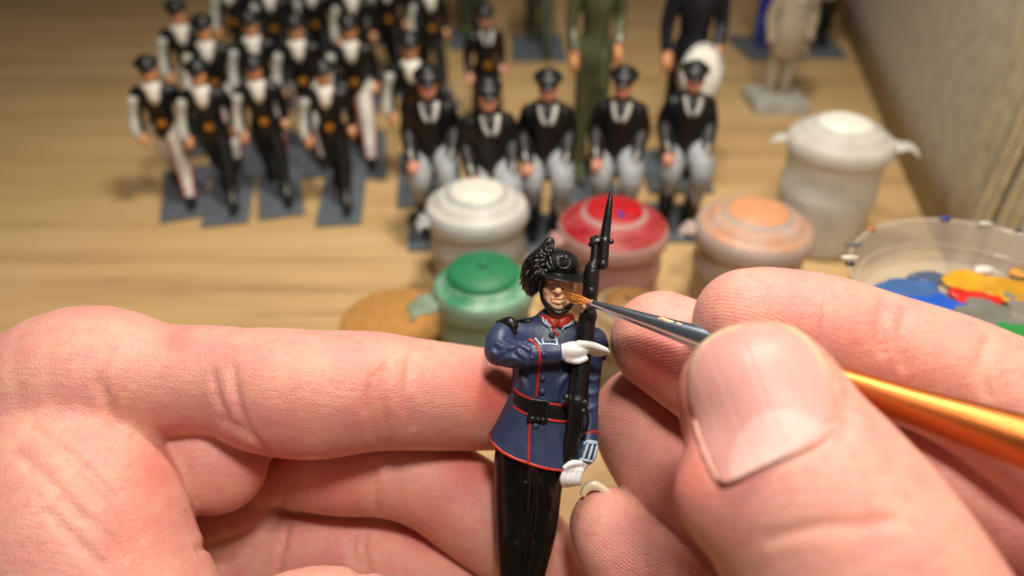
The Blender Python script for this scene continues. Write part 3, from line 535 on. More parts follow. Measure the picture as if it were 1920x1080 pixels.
for a in cs: strip('cuff_bar', cu, a if len(a) > 2 else [a[0], ((a[0][0] + a[1][0]) / 2, (a[0][1] + a[1][1]) / 2), a[1]], 2.4, P_PALE, lift=1)
# fist
fs = SDF(); fs.ell((1070, 877, -34), (19, 17, 14), k=5, rot=(0, 0, .2)); chain(fs, [(1092, 858, -22, 13), (1080, 868, -30, 15)], k=6)
for i in range(4): a = i * 8.6; chain(fs, [(1058 + a * 1.05, 868 + a * .08, -47, 5.8), (1052 + a * 1.05, 886 + a * .05, -49, 6.2), (1054 + a * 1.1, 898 - a * .12, -40, 5.4)], k=2.0)
chain(fs, [(1084, 858, -42, 6), (1068, 857, -50, 6), (1056, 864, -50, 5)], k=3); part('gloved_hand', fs, 1.1, P_WHITE)
# --- saluting arm (left in the picture)
ra = SDF(); chain(ra, [(948, 626, 4, 27), (938, 638, -12, 28), (936, 654, -26, 25)], k=10); chain(ra, [(936, 656, -30, 26), (965, 660, -40, 26), (1000, 659, -46, 22.5), (1020, 658, -48, 21)], k=8)
for a in ([(932, 640), (950, 648), (975, 644), (990, 650)], [(940, 668), (960, 664), (978, 672)], [(950, 632), (968, 640), (985, 638)], [(925, 655), (935, 660), (945, 655)], [(972, 655), (984, 665), (988, 676)]): q = front(ra, catmull(np.array(a, float), 3)); ra.tube([(*p, 3.5) for p in q], k=6, n=1)
part('sleeve', ra, 1.5, P_BLUE)
ca = SDF(); chain(ca, [(1010, 659, -46, 22), (1030, 657, -49, 21.5), (1044, 656, -51, 20)], k=3); ca.box((1062, 656, -50), (13, 40, 40), k=2, rot=(0, 0, -.05), rnd=2, mode='s'); part('cuff', ca, 1.3, P_BLUE)
strip('cuff_piping', ca, [(989, 633), (1000, 638), (1007, 650), (1010, 665), (1009, 680)], 3.4, P_RED, lift=-1)
for a in ([(1000, 630), (1006, 629), (1012, 630)], [(1011, 641), (1026, 640), (1042, 642)], [(1001, 630), (1006, 636), (1011, 642)], [(1014, 631), (1026, 630), (1040, 632)], [(1015, 631), (1015, 636), (1017, 641)], [(1026, 634), (1032, 633), (1036, 634)], [(1040, 631), (1040, 636), (1041, 642)]): strip('cuff_bar', ca, a, 1.9, P_PALE, lift=1)
for x, y, r in ((1016, 658, 5), (996, 664, 4)): v = SDF(); p = front(ca if x > 1005 else ra, [(x, y)])[0]; v.ell(p, (r, r, r * .8), k=1); part('button', v, .8, P_BLUE)
hd = SDF(); chain(hd, [(1050, 656, -50, 15), (1066, 655, -53, 16), (1084, 650, -56, 13)], k=5); hd.ell((1072, 652, -55), (26, 16, 16), k=5, rot=(0, 0, -.03))
for i, (yy, ln) in enumerate(((-3, 0), (1.5, 3), (5, 2), (8.5, -4))): chain(hd, [(1080, 644 + yy * 1.1, -62 + i * 6.5, 7.5), (1100, 645 + yy * 1.2, -66 + i * 6, 6.5), (1118 + ln, 650 + yy * 1.0, -66 + i * 5.5, 5.4), (1128 + ln, 653 + yy * .7, -64 + i * 5, 4.4)], k=2.4)
chain(hd, [(1060, 668, -60, 6), (1078, 671, -64, 5.4), (1092, 666, -64, 4.5)], k=4); part('gloved_hand', hd, 1.1, P_WHITE)
# --- collar, neck, head
nk = SDF(); chain(nk, [(1042, 612, 2, 22), (1044, 590, -2, 21.5), (1046, 570, -2, 22)], k=4); 
hdS = SDF(); hdS.ell((1047, 532, 2), (33, 40, 37), k=8).ell((1046, 556, -10), (26, 26, 27), k=12); hdS.ell((1045, 573, -24), (12, 9, 10), k=8)
hdS.tube([(1046, 520, -33, 6), (1045, 534, -41, 4.6), (1043.5, 545, -48, 6.2)], k=5); hdS.ell((1036, 546, -38), (4, 3.2, 5), k=4).ell((1052, 546, -38), (4, 3.2, 5), k=4)
hdS.tube([(1022, 519, -24, 5), (1034, 516, -33, 5), (1058, 517, -33, 5), (1070, 520, -24, 5)], k=5)
hdS.ell((1031, 526, -37), (8, 5.5, 8), k=5, mode='s').ell((1060, 527, -37), (8, 5.5, 8), k=5, mode='s'); hdS.ell((1031, 527, -29), (6, 4, 5), k=2).ell((1060, 528, -29), (6, 4, 5), k=2)
hdS.ell((1026, 542, -24), (9, 9, 9), k=6).ell((1066, 543, -22), (9, 9, 9), k=6)
hdS.tube([(1034, 560.5, -33, 2.6), (1041, 557.5, -38, 3), (1046, 558.5, -39, 3), (1051, 558, -38, 3), (1057, 561, -33, 2.4)], k=2.6); hdS.tube([(1036, 564.5, -34, 2.4), (1045, 566, -38, 3.4), (1055, 564.5, -34, 2.4)], k=2.6)
q = front(hdS, catmull(np.array([(1032, 562), (1045, 561.3), (1058, 562)], float), 3)); hdS.tube([(*p, 1.1) for p in q], k=1.5, n=1, mode='s')
for a in ([(1033, 548), (1029, 555), (1028, 563)], [(1057, 548), (1062, 555), (1063, 563)]): q = front(hdS, catmull(np.array(a, float), 3)); hdS.tube([(*p, 1.6) for p in q], k=5, n=1, mode='s')
hdS.tube([(1020, 535, 6, 6), (1019, 548, 6, 4)], k=3).tube([(1076, 536, 8, 6), (1077, 550, 8, 4)], k=3)
part('head', hdS, 1.0, P_FLESH); part('neck', nk, 1.6, P_FLESH2)
HN = SDF(); HN.ops = hdS.ops + nk.ops
st = catmull(np.array([(1018, 536, -4), (1017, 556, -10), (1024, 572, -24), (1042, 583, -34), (1058, 580, -31), (1070, 568, -20), (1076, 548, -6)], float), 6)
v, f = sweep(st, 5.2, 10, flat=.55); mk('chin_strap', fw_(v), f, P_BLACK, fig)
col = SDF(); 
for a in np.linspace(-2.0, 2.0, 18): pass
cp_ = [(1042 + 27 * math.sin(a), 606 - 6 * math.cos(a) * .2 + abs(math.sin(a / 2)) * -6, -26 * math.cos(a) + 2) for a in np.linspace(-2.9, 2.9, 26)]
for sgn in (-1, 1):
    cc = SDF(); A = np.linspace(.10, 2.9, 12); pts = [(1043 + sgn * (4 + 25 * math.sin(a)) + (3 if sgn > 0 else -2) * 0, 609 - 9 * math.sin(min(a, 1.6)), -28 * math.cos(a) + 2, 6.5) for a in A]
    chain(cc, pts, k=2, n=2); chain(cc, [(x, y - 7, d, 5.5) for x, y, d, r in pts], k=4, n=2); part('collar', cc, 1.2, P_RED)
    fr = [(p[0], p[1]) for p in pts[:6]]
    if sgn < 0: w = [[(1016, 593), (1019, 603), (1028, 611), (1034, 622)], [(1021, 597), (1025, 605), (1032, 611)]]
    else: w = [[(1052, 618), (1056, 611), (1066, 607), (1074, 598)], [(1052, 618), (1060, 617), (1072, 610), (1075, 600)], [(1058, 612), (1066, 609), (1072, 604)]]
    for a in w: strip('collar_braid', cc, a, 1.9, P_PALE, lift=.5)
strip('collar_piping', c, [(1034, 612), (1040, 622), (1045, 627)], 3, P_RED, lift=1)
# --- hat
ht = SDF(); ht.ell((1049, 499, -2), (40, 31, 50), k=3, rot=(0, 0, .10)).box((1050, 545, 0), (70, 26, 90), k=2, rot=(.10, 0, .12), rnd=2, mode='s')
ht.ell((1054, 512, -4), (58, 5.2, 68), k=6, rot=(.24, 0, .15)); hat = part('hat', ht, 1.1, P_BLACK)
bd = SDF(); p = front(ht, [(1053, 490)])[0]; bd.box((p[0], p[1], p[2]), (7, 10, 3), k=1, rnd=2, rot=(0, 0, .1))
for a, b_ in (((1046, 484), (1060, 486)), ((1046, 491), (1060, 493)), ((1053, 481), (1052, 500))): q = front(bd, [a, b_]); bd.tube([(*x, 1.3) for x in q], k=.8, n=1)
R_ = [(1053 + 12 * math.sin(a), 495 - 10 * math.cos(a)) for a in np.linspace(1.0, 5.3, 14)]; q = front(ht, R_); bd.tube([(*x, 2.1) for x in q], k=1, n=1); bd.ell(front(ht, [(1054, 479)])[0], (2.4, 2.4, 2.4), k=.5); part('hat_badge', bd, .7, P_BLACK, hat)
bd = SDF(); q = front(ht, [(1021, 486), (1024, 498), (1030, 506)]); bd.tube([(*x, 4) for x in q], k=1, n=2); q = front(ht, [(1029, 484), (1031, 496), (1035, 506)]); bd.tube([(*x, 3) for x in q], k=.6, n=2); part('hat_badge', bd, .8, P_BLACK, hat)
pv = []
rs = random.Random(3)
pm = SDF(); chain(pm, [(1030, 455, -8, 10), (1018, 479, -12, 17), (1002, 503, -14, 24), (997, 530, -8, 20), (996, 546, -4, 10)], k=8); pv.append(pm.mesh(1.6)[:2])
tips = [(1031, 444), (1022, 448), (1038, 452), (1012, 458), (1004, 466), (996, 478), (985, 492), (979, 505), (973, 520), (973, 535), (978, 547), (986, 556), (995, 560), (1006, 556), (1014, 553), (1018, 545)]
for i in range(260):
    w = rs.random(); w = w ** .8; k = w * (len(tips) - 1); j = min(int(k), len(tips) - 2); tx = tips[j][0] + (tips[j + 1][0] - tips[j][0]) * (k - j); ty = tips[j][1] + (tips[j + 1][1] - tips[j][1]) * (k - j)
    dd = rs.uniform(-30, 14); back = rs.uniform(.62, 1.0); cx0, cy0 = 1006, 505; tx = cx0 + (tx - cx0) * back; ty = cy0 + (ty - cy0) * back
    root = (1026 + rs.uniform(-8, 10), 478 + w * 26 + rs.uniform(-5, 5), -26 + rs.uniform(-6, 4)); bend = rs.uniform(4, 12)
    nx, ny = (ty - root[1]), -(tx - root[0]); nl = math.hypot(nx, ny) + 1e-6; nx, ny = nx / nl, ny / nl; sg = -1 if w > .3 else .4
    f1, f2 = .35, .7; m1 = (root[0] + (tx - root[0]) * f1 + nx * bend * sg, root[1] + (ty - root[1]) * f1 + ny * bend * sg, -40 + rs.uniform(-4, 8)); m2 = (root[0] + (tx - root[0]) * f2 + nx * bend * sg, root[1] + (ty - root[1]) * f2 + ny * bend * sg, (-42 + dd) / 2 + rs.uniform(-6, 4))
    q = catmull([root, m1, m2, (tx, ty, dd)], 4); tt = np.linspace(0, 1, len(q)); r = rs.uniform(1.7, 3.5) * (.5 + .6 * np.sin(np.pi * np.clip(tt * .9 + .1, 0, 1))) * (1 - .6 * tt ** 4); pv.append(sweep(q, r, 6, flat=.6))
v, f = join(pv); mk('plume', fw_(v), f, P_BLACK, hat)
# --- epaulettes
e = SDF(); chain(e, [(940, 608, 2, 9), (955, 606, -6, 13), (962, 612, -12, 11)], k=4); e.tube([(934, 606, 2, 5), (936, 622, -16, 5), (948, 628, -26, 4)], k=3)
for i in range(9): x = 937 + i * 3.6; q = front(e, [(x, 606 - i * .4), (x + 2, 618), (x + 3, 624)]); e.tube([(*a, 2) for a in q], k=1, n=2)
part('epaulette', e, 1.2, P_BLACK)
e = SDF(); chain(e, [(1126, 634, 14, 9), (1130, 646, 6, 11), (1131, 662, 6, 9)], k=4); e.tube([(1114, 628, 10, 5), (1136, 642, 4, 4.5), (1133, 672, 8, 5)], k=3); part('epaulette', e, 1.2, P_BLACK)
v, f = sweep([(968, 604, -8), (990, 601, -14), (1008, 603, -10)], [4, 4, 3], 8, flat=.5); mk('shoulder_cord', fw_(v), f, P_BLACK, fig)
# --- belt, buckle, buttons, piping
bp_ = np.array([(962, 741), (970, 747), (985, 754), (1010, 760), (1035, 766), (1062, 770), (1076, 771)], float)
bq = catmull(bp_, 4); bq = np.column_stack([bq, 2 - 40 * np.sqrt(np.clip(1 - ((bq[:, 0] - 1020) / 62) ** 2, .0, 1))])
vv, ff = [], []
prof = [(-17, -1), (-17, -4.5), (-12, -6), (12, -6), (17, -4.5), (17, -1)]
for x, y, d in bq:
    for o_, l in prof: vv.append((x - o_ * .12, y + o_, d + l))
nP = len(prof); ff = [[i * nP + j, i * nP + j + 1, (i + 1) * nP + j + 1, (i + 1) * nP + j] for i in range(len(bq) - 1) for j in range(nP - 1)]
belt = mk('belt', fw_(vv), ff, P_BLACK, fig, orient=False)
for sgn in (-1, 1):
    q = np.array([(x - sgn * 15 * .12, y + sgn * 14.5, d - 5) for x, y, d in bq]); v, f = sweep(q, 2.6, 8); mk('belt_edging', fw_(v), f, P_RED, belt)
bk = SDF(); zc = -46
for rct in (((1007, 744), (16, 3)), ((1009, 778), (16, 3)), ((992, 761), (3, 18)), ((1023, 762), (3, 18)), ((1004, 761), (2.5, 16)), ((1013, 762), (2.5, 16))): bk.box((*rct[0], zc - 2), (*rct[1], 4), k=1.2, rnd=1.5, rot=(0, 0, .1))
bk.box((1007, 761, zc + 3), (16, 18, 4), k=1, rnd=1.5, rot=(0, 0, .1)); part('belt_buckle', bk, 1.0, P_BLACK, belt)
for x, y, r in ((1016, 705, 6), (1015, 729, 6.5), (1003, 790, 7), (1033, 627, 6)): v = SDF(); v.ell((np.array(skirt(x=x, y=y)) if y > 780 else front(c, [(x, y)])[0]) - [0, 0, 1.5], (r, r, r * .75), k=1); part('button', v, .8, P_BLUE)
strip('front_piping', c, [(1011, 680), (1008, 700), (1006, 722), (1004, 742)], 2.6, P_RED, lift=.6); 
def strip2(name, pts, r): q = [skirt(x=x, y=y, off=1.5) for x, y in catmull(np.array(pts, float), 6)]; v, f = sweep(q, r, 8); mk(name, fw_(v), f, P_RED, sk_)
strip2('front_piping', [(995, 776), (991, 800), (990, 830), (989, 857)], 2.8)
v, f = sweep([skirt(a=-math.pi * (1.03 - .62 * k / 40), t=1.0, off=1.0) for k in range(41)], 2.9, 8); mk('hem_piping', fw_(v), f, P_RED, sk_); v, f = sweep([skirt(a=-math.pi * (.41 - .30 * k / 20), t=1.0, off=1.0) for k in range(21)], 2.6, 8); mk('hem_piping', fw_(v), f, P_RED, sk_)
# --- rifle with bayonet
rf = SDF(); chain(rf, [(1113, 452, -38, 8), (1109, 500, -42, 8.5)], k=1, n=1); chain(rf, [(1107, 500, -42, 11), (1105, 512, -42, 14.5), (1101, 560, -42, 14), (1096, 600, -42, 14.5)], k=2, n=3); chain(rf, [(1096, 600, -42, 16), (1091, 640, -42, 16.5)], k=2, n=1)
chain(rf, [(1088, 660, -42, 16), (1083, 700, -44, 18), (1078, 745, -46, 19)], k=3, n=3); chain(rf, [(1078, 745, -46, 21), (1074, 785, -42, 16), (1067, 830, -34, 15), (1064, 860, -26, 18), (1064, 888, -14, 17), (1064, 897, -10, 14)], k=3, n=4)
rf.tube([(1100, 590, -44, 14.5), (1099, 594, -44, 14.5)], k=1, n=1).tube([(1103, 545, -44, 13.6), (1102.6, 549, -44, 13.6)], k=1, n=1).tube([(1096, 570, -52, 5), (1094, 590, -54, 6)], k=2, n=1)
rf.ell((1058, 737, -58), (7, 7, 7), k=2).ell((1092, 748, -62), (5, 8, 6), k=2).ell((1088, 762, -60), (6, 7, 6), k=2); rf.tube([(1088, 745, -60, 3), (1096, 770, -58, 3), (1094, 795, -52, 3), (1086, 802, -46, 3)], k=1)
rifle = part('rifle', rf, 1.3, P_BLACK)
by = SDF(); chain(by, [(1140, 363, -46, 2.2), (1136, 392, -45, 6.4), (1131, 430, -43, 8.6), (1128, 455, -42, 9.4)], k=1, n=3); by.tube([(1103, 461, -42, 5), (1113, 456, -43, 6), (1128, 455, -44, 4), (1140, 456, -44, 5)], k=2, n=2)
by.tube([(1128, 456, -46, 9), (1125, 490, -46, 9.5), (1124, 497, -46, 11)], k=1.5, n=1); by.tube([(1106, 452, -40, 5), (1116, 448, -42, 5)], k=2, n=1)
bay = part('bayonet', by, .9, P_BLACK, rifle)
v = SDF(); v.ell((1089, 574, -56), (4, 6, 3), k=1).ell((1086, 582, -55), (2.5, 3, 2), k=1); part('paint_speck', v, .8, P_FLESH, rifle)
# ================================================================== PAINTBRUSH
def BR(x, off=(0, 0)):                        # point of the straight brush axis seen at pixel column x
    iz = .0862 + (x - 1050) * 4.74e-5; y = 567 + (x - 1105) * .320; return np.array([(x - 960) / F / iz, -(y - 540) / F / iz, 1 / iz])
A0, A1 = BR(1105), BR(1900); bd_ = (A1 - A0) / np.linalg.norm(A1 - A0)
def sx(x): return float(np.dot(BR(x) - A0, bd_))
brush = thing('paintbrush', tuple(c2w(A0[None])[0]), 'fine paintbrush with metallic orange handle and steel ferrule, held in the right hand', 'paintbrush')
u_ = np.cross(bd_, [0, 1, 0]); u_ /= np.linalg.norm(u_); w_ = np.cross(bd_, u_)
def turned(name, prof, m, n=40, parent=None):
    V = [A0 + bd_ * s + (u_ * math.cos(a) + w_ * math.sin(a)) * r for s, r in prof for a in np.arange(n) * 2 * math.pi / n]; Fc = [[i * n + j, i * n + (j + 1) % n, (i + 1) * n + (j + 1) % n, (i + 1) * n + j] for i in range(len(prof) - 1) for j in range(n)]
    return mk(name, c2w(np.array(V)), Fc + [list(range(n)), [(len(prof) - 1) * n + j for j in range(n)][::-1]], m, parent or brush)
M_CHROME = mat('polished_steel', (.70, .82, .98), .24, metal=1, bump=.03, bscale=30)
M_GOLD = mat('orange_metallic_lacquer', lin(204, 116, 60), .38, metal=1, var=.06, vscale=30, bump=.35, bscale=45, bdist=.012)
M_BRISTLE = mat('sable_bristle', lin(206, 134, 62), .45, var=.3, vscale=10)
fer = turned('ferrule', [(0, .040), (.03, .052), (.5, .082), (1.2, .125), (sx(1330), .185), (sx(1450), .20), (sx(1470), .215), (sx(1480), .20), (sx(1560), .205)], M_CHROME)
turned('handle', [(sx(1555), .19), (sx(1575), .21), (sx(1700), .225), (sx(1800), .265), (sx(1900), .30), (sx(2050), .32), (sx(2300), .31), (sx(2700), .25), (sx(3400), .12)], M_GOLD)
bv = []; tip = C(1060, 556, 11.55)
for i in range(80):
    a, r = rs.random() * 6.28, math.sqrt(rs.random()) * .026; s0 = A0 + bd_ * .02 + (u_ * math.cos(a) + w_ * math.sin(a)) * r; spn = .55 if i % 9 else 1.9
    e = tip + (u_ * math.cos(a) + w_ * math.sin(a)) * r * spn * 1.0 + np.array([rs.uniform(-.06, .10), rs.uniform(-.02, .02), 0]) + np.array([0, 1, 0]) * (.05 if i % 11 == 0 else 0)
    m1 = s0 * .55 + e * .45 + (u_ * math.cos(a) + w_ * math.sin(a)) * r * 1.3; q = catmull([s0, m1, e], 4); bv.append(sweep(q, np.linspace(.008, .0025, len(q)), 4))
v, f = join(bv); o = mk('bristles', c2w(np.array(v)), f, M_BRISTLE, brush); o['kind'] = 'stuff'
sp_ = SDF(); g0 = A0 + bd_ * .0 ; sp_.tube([tuple(A0 - bd_ * .02) + (.045,), tuple(A0 + bd_ * .06) + (.056,)], k=.02, n=1); V, Q, _ = sp_.mesh(.012); mk('paint_residue', c2w(V), Q, P_FLESH2, fer)
for xx, ang, L_, r in ((1252, 0, .10, .05), (1275, .2, .05, .03), (1240, -.1, .04, .03)):
    s = sx(xx); rr = np.interp(s, [0, 1.2, sx(1330)], [.05, .125, .185]); upv = np.array([0, 1, -.9]); upv -= bd_ * np.dot(upv, bd_); upv /= np.linalg.norm(upv)
    pt = A0 + bd_ * s + upv * (rr - .008); S_ = SDF(); S_.tube([tuple(pt - bd_ * L_) + (r * .5,), tuple(pt + np.array([0, -.01, -.01])) + (r * .6,), tuple(pt + bd_ * L_) + (r * .4,)], k=.02); V, Q, _ = S_.mesh(.012); mk('paint_speck', c2w(V), Q, P_FLESH, fer)

# ================================================================== TOY SOLDIERS ON THE TABLE (local frame: z up, facing -y, cm)
G = lambda n, c, r=.5, **k: mat(n, lin(*c), r, var=.15, vscale=3, bump=.2, bscale=8, **k)
B_BLACK = G('soldier_black', (13, 12, 13), .45); B_FLESH = G('soldier_flesh', (214, 150, 104)); B_FLESH2 = G('soldier_pink_flesh', (226, 160, 136)); B_WHITE = G('soldier_white', (218, 214, 204)); B_BASE = G('grey_base_paint', (92, 99, 106), .6)
B_GREY = G('grey_breeches_paint', (156, 160, 164), .6); B_RED = G('soldier_red', (160, 30, 44)); B_GOLD = mat('soldier_gold', lin(190, 130, 40), .35, metal=.6); B_STRIPE = mat('grey_silver_stripe', lin(176, 176, 168), .35, var=.2, vscale=6)
B_OLIVE = G('olive_paint', (84, 88, 62)); B_NAVY = G('navy_paint', (34, 44, 96)); B_STONE = G('stone_grey_paint', (160, 148, 128), .6); B_DGREEN = G('dark_green_paint', (52, 62, 44)); B_GBASE = G('green_grey_base_paint', (92, 102, 98), .6); B_PALE = G('pale_grey_base_paint', (172, 172, 166), .6)
def lp(name, S, h, m, parent):
    V, Q, I = S.mesh(h); V = smooth_verts(V, Q, 1, .4); return mk(name, V, Q, m, parent, midx=I if isinstance(m, list) else None)
def strip3(name, pts, r, m, parent, n=6, flat=.6): q = catmull(np.array(pts, float), 3); v, f = sweep(q, r, n, flat=flat); return mk(name, v, f, m, parent)
def slab(name, w, d, z, m, parent, cy=0.0): v, f = boxm((0, cy, z / 2), (w / 2, d / 2, z / 2)); return bevel(mk(name, v, f, m, parent, smooth=False), .04)
def soldier(name, label, group, pose, jacket, trousers, flesh, base, extra):
    t = thing(name, (0, 0, 0), label, 'toy soldier', group, absolute=False); S = SDF(); z = .12
    if pose == 'march': L1 = [(.24, 0, 2.8, .32), (.30, -.55, 1.6, .27), (.30, -1.15, .55, .17), (.30, -1.3, .3, .16)]; L2 = [(-.24, 0, 2.8, .32), (-.26, .45, 1.6, .26), (-.26, 1.15, .6, .17), (-.26, 1.25, .35, .15)]; ft = [(.30, -1.25), (-.26, 1.15)]
    elif pose == 'astride': L1 = [(.22, .1, 2.75, .38), (.40, -.55, 2.7, .38), (.46, -1.0, 2.35, .34), (.42, -.8, 1.6, .26), (.38, -.45, .45, .18)]; L2 = [(-.22, .1, 2.75, .38), (-.36, -.35, 2.6, .37), (-.42, -.75, 2.2, .33), (-.38, -.5, 1.5, .25), (-.36, -.2, .45, .18)]; ft = [(.38, -.45), (-.36, -.2)]
    else: L1 = [(.24, 0, 2.8, .36), (.27, -.1, 1.6, .29), (.28, 0, .5, .2)]; L2 = [(-.24, 0, 2.8, .36), (-.27, .1, 1.6, .29), (-.28, .1, .5, .2)]; ft = [(.28, -.05), (-.28, .05)]
    for L_ in (L1, L2): S.tube(L_, k=.1, n=4, mi=1)
    for x, y in ft: S.tube([(x, y, .3, .2), (x, y - .35, .24, .17), (x, y - .5, .22, .13)], k=.1, n=2, mi=0)
    if pose == 'astride':
        for x, y in ft: S.tube([(x * 1.05, y - .3, 1.6, .29), (x, y, .4, .21)], k=.08, n=1, mi=0)
    S.tube([(0, 0, 2.75, .44), (0, -.02, 3.3, .42), (0, -.05, 3.85, .50), (0, -.02, 4.2, .36)], k=.12, mi=0); S.tube([(-.5, 0, 4.12, .24), (.5, 0, 4.12, .24)], k=.15, n=1, mi=0)
    if pose == 'astride': S.tube([(0, .05, 3.9, .6), (0, 0, 3.2, .56), (0, -.12, 2.62, .58)], k=.12, n=2, mi=0)
    if pose == 'march': A1 = [(-.58, 0, 4.1, .24), (-.78, -.05, 3.4, .2), (-.78, -.45, 2.75, .16)]; A2 = [(.58, 0, 4.1, .24), (.74, .3, 3.4, .2), (.7, .15, 2.8, .16)]
    elif pose == 'astride': A1 = [(-.52, 0, 4.08, .25), (-.70, 0, 3.5, .22), (-.58, -.75, 2.85, .17)]; A2 = [(.52, 0, 4.08, .25), (.70, 0, 3.5, .22), (.50, -.8, 2.88, .17)]
    else: A1 = [(-.6, 0, 4.1, .25), (-.78, .05, 3.4, .2), (-.74, -.15, 2.8, .16)]; A2 = [(.6, 0, 4.1, .25), (.78, .05, 3.4, .2), (.6, -.4, 3.0, .16)]
    for A_ in (A1, A2):
        S.tube(A_, k=.08, n=4, mi=0); e = A_[-1]; S.ell((e[0], e[1] - .1, e[2] - .14), (.15, .17, .2), k=.05, mi=2)
        for q in range(4): S.tube([(e[0] - .09 + q * .06, e[1] - .22, e[2] - .10, .045), (e[0] - .09 + q * .06, e[1] - .2, e[2] - .3, .04)], k=.03, n=1, mi=2)
    S.tube([(0, -.05, 4.3, .19), (0, -.1, 4.6, .19)], k=.06, n=1, mi=2); S.ell((0, -.14, 4.86), (.27, .31, .35), k=.06, mi=2); S.tube([(0, -.44, 4.92, .05), (0, -.49, 4.8, .06)], k=.04, n=1, mi=2)
    S.ell((0, -.34, 4.66), (.14, .1, .1), k=.06, mi=2)
    lp('body', S, .062, [jacket, trousers, flesh], t)
    if base: slab('base', *base, .14, B_BASE if len(base) == 2 else base, t)
    if 'cap' in extra:
        c = SDF(); c.ell((0, -.02, 5.16), (.42, .46, .14), k=.05, rot=(.12, 0, 0)); c.tube([(0, -.05, 5.02, .31), (0, -.05, 5.12, .32)], k=.05, n=1); c.ell((0, -.42, 5.0), (.24, .16, .04), k=.02, rot=(.3, 0, 0)); lp('peaked_cap', c, .05, jacket, t)
    if 'scarf' in extra:
        c = SDF(); c.tube([(-.2, -.3, 4.42, .14), (0, -.42, 4.3, .17), (.2, -.3, 4.42, .14)], k=.08, n=3); c.tube([(0, -.42, 4.3, .25), (0, -.50, 4.1, .21), (0, -.52, 3.92, .12)], k=.06, n=2); lp('white_scarf', c, .06, B_WHITE, t)
    if 'tie' in extra:
        for s in (-1, 1): strip3('shirt_collar', [(s * .22, -.3, 4.45), (s * .16, -.5, 4.15), (s * .04, -.56, 3.98)], .09, B_STRIPE, t, flat=.5)
        strip3('necktie', [(0, -.42, 4.35), (0, -.55, 4.1), (0, -.57, 3.85)], .06, B_BLACK, t)
    if 'armstripe' in extra: q = [(a[0] - .10, a[1] - .08 - a[3] * .75, a[2]) for a in A1]; strip3('sleeve_stripe', q, .19, B_STRIPE, t, flat=.6)
    if 'buckle' in extra: strip3('belt', [(-.40, -.18, 3.1), (-.2, -.40, 3.1), (0, -.46, 3.1), (.2, -.40, 3.1), (.40, -.18, 3.1)], .09, B_BLACK, t); v, f = boxm((0, -.52, 3.12), (.15, .05, .12)); bevel(mk('belt_buckle', v, f, B_GOLD, t, smooth=False), .03)
    if 'legstripe' in extra: q = [(a[0] + .02, a[1] - a[3] * .78, a[2] - .12) for a in L1]; strip3('trouser_stripe', q, .13, B_STRIPE, t, flat=.8)
    if 'redstripe' in extra:
        for s in (-1, 1): q = [(a[0] + s * a[3] * .85, a[1] - a[3] * .45, a[2] - .1) for a in L1]; strip3('red_trouser_stripe', q, .075, B_RED, t)
    if 'cuffs' in extra:
        for A_ in (A1, A2): strip3('cuff_mark', [(A_[1][0] * 1.0, A_[1][1] - A_[1][3] - .02, A_[1][2] - .15), (A_[2][0], A_[2][1] - A_[2][3] - .04, A_[2][2] + .12)], .05, B_STRIPE, t)
    return t
HS = 5.32                                     # height of the soldiers as built
def put(root, px_, py_, hgt, rz, label=None, first=False, group=None, flat=None):
    p = T(px_, py_, hgt); p[2] = 0; sc = hgt / HS
    if flat: p = np.array([*T(px_, py_)[:2], 0.0])
    if first: root.location = tuple(p); root.rotation_euler = (0, 0, rz); root.scale = (sc,) * 3; root['label'] = label or root['label']; return root
    return dup(root, tuple(p), rz, sc, label, group)
GM = 'toy soldiers marching in rows on grey bases'
mA = soldier('toy_soldier', 'x', GM, 'march', B_BLACK, B_BLACK, B_FLESH, (1.66, 4.3), {'cap', 'scarf', 'armstripe', 'buckle', 'legstripe'})
mB = soldier('toy_soldier', 'x', GM, 'march', B_BLACK, B_WHITE, B_FLESH, (1.66, 4.3), {'cap', 'scarf', 'armstripe', 'buckle', 'redstripe'})
rowA = [(470, 105, .30, 'black capped front row marching toy soldier, third from the left, striped leg forward'), (365, 114, .26, 'black capped front row marching toy soldier, second from the left, fist before its leg'),
        (602, 114, .20, 'black capped marching toy soldier at the right end of the front row, white striped leg')]
for i, (x, y, rz, l) in enumerate(rowA): put(mA, x, y, 5.6, rz, l, i == 0, GM)
rowB = [(270, 108, .34, 'front row toy soldier at the left end, white trousers with red stripes'), (325, 2, .30, 'marching toy soldier at the far left of the second row, white striped arm'), (376, 30, .28, 'marching toy soldier with white and red trousers, second from the left in the second row'),
        (462, 22, .28, 'marching toy soldier with white and red trousers, third from the left in the second row'), (548, 28, .26, 'second row marching toy soldier behind the gap between the last two front marchers'), (650, 30, .26, 'second row marching toy soldier whose white leg shows right of the front row')]
for i, (x, y, rz, l) in enumerate(rowB): put(mB, x, y, 5.6 if i == 0 else 6.1, rz, l, i == 0, GM)
put(mA, 766, 62, 6.1, .1, 'marching toy soldier at the right end of the second row, beside the sitting soldiers', False, GM)
back = [(425, -62, 'third row marching toy soldier at its left end'), (500, -52, 'third row marching toy soldier, second from the left, mostly hidden by the row in front'), (582, -58, 'third row marching toy soldier in the middle of the dark crowd'),
        (655, -48, 'third row marching toy soldier, second from the right'), (722, -66, 'third row marching toy soldier behind the right end of the second row'), (800, -52, 'third row marching toy soldier at the right end, white scarf just inside the picture')]
back += [(455, -110, 'fourth row marching toy soldier above the left of the crowd'), (540, -120, 'fourth row marching toy soldier, second from the left'), (620, -115, 'fourth row marching toy soldier in the middle'), (690, -125, 'fourth row marching toy soldier near the right of the dark crowd'), (765, -110, 'fourth row marching toy soldier at the right end')]
for x, y, l in back: put(mA, x, y, 6.1, .1 + .1 * math.sin(x), l, False, GM)
GK = 'toy soldiers in black tunics and grey breeches behind the paint pots'
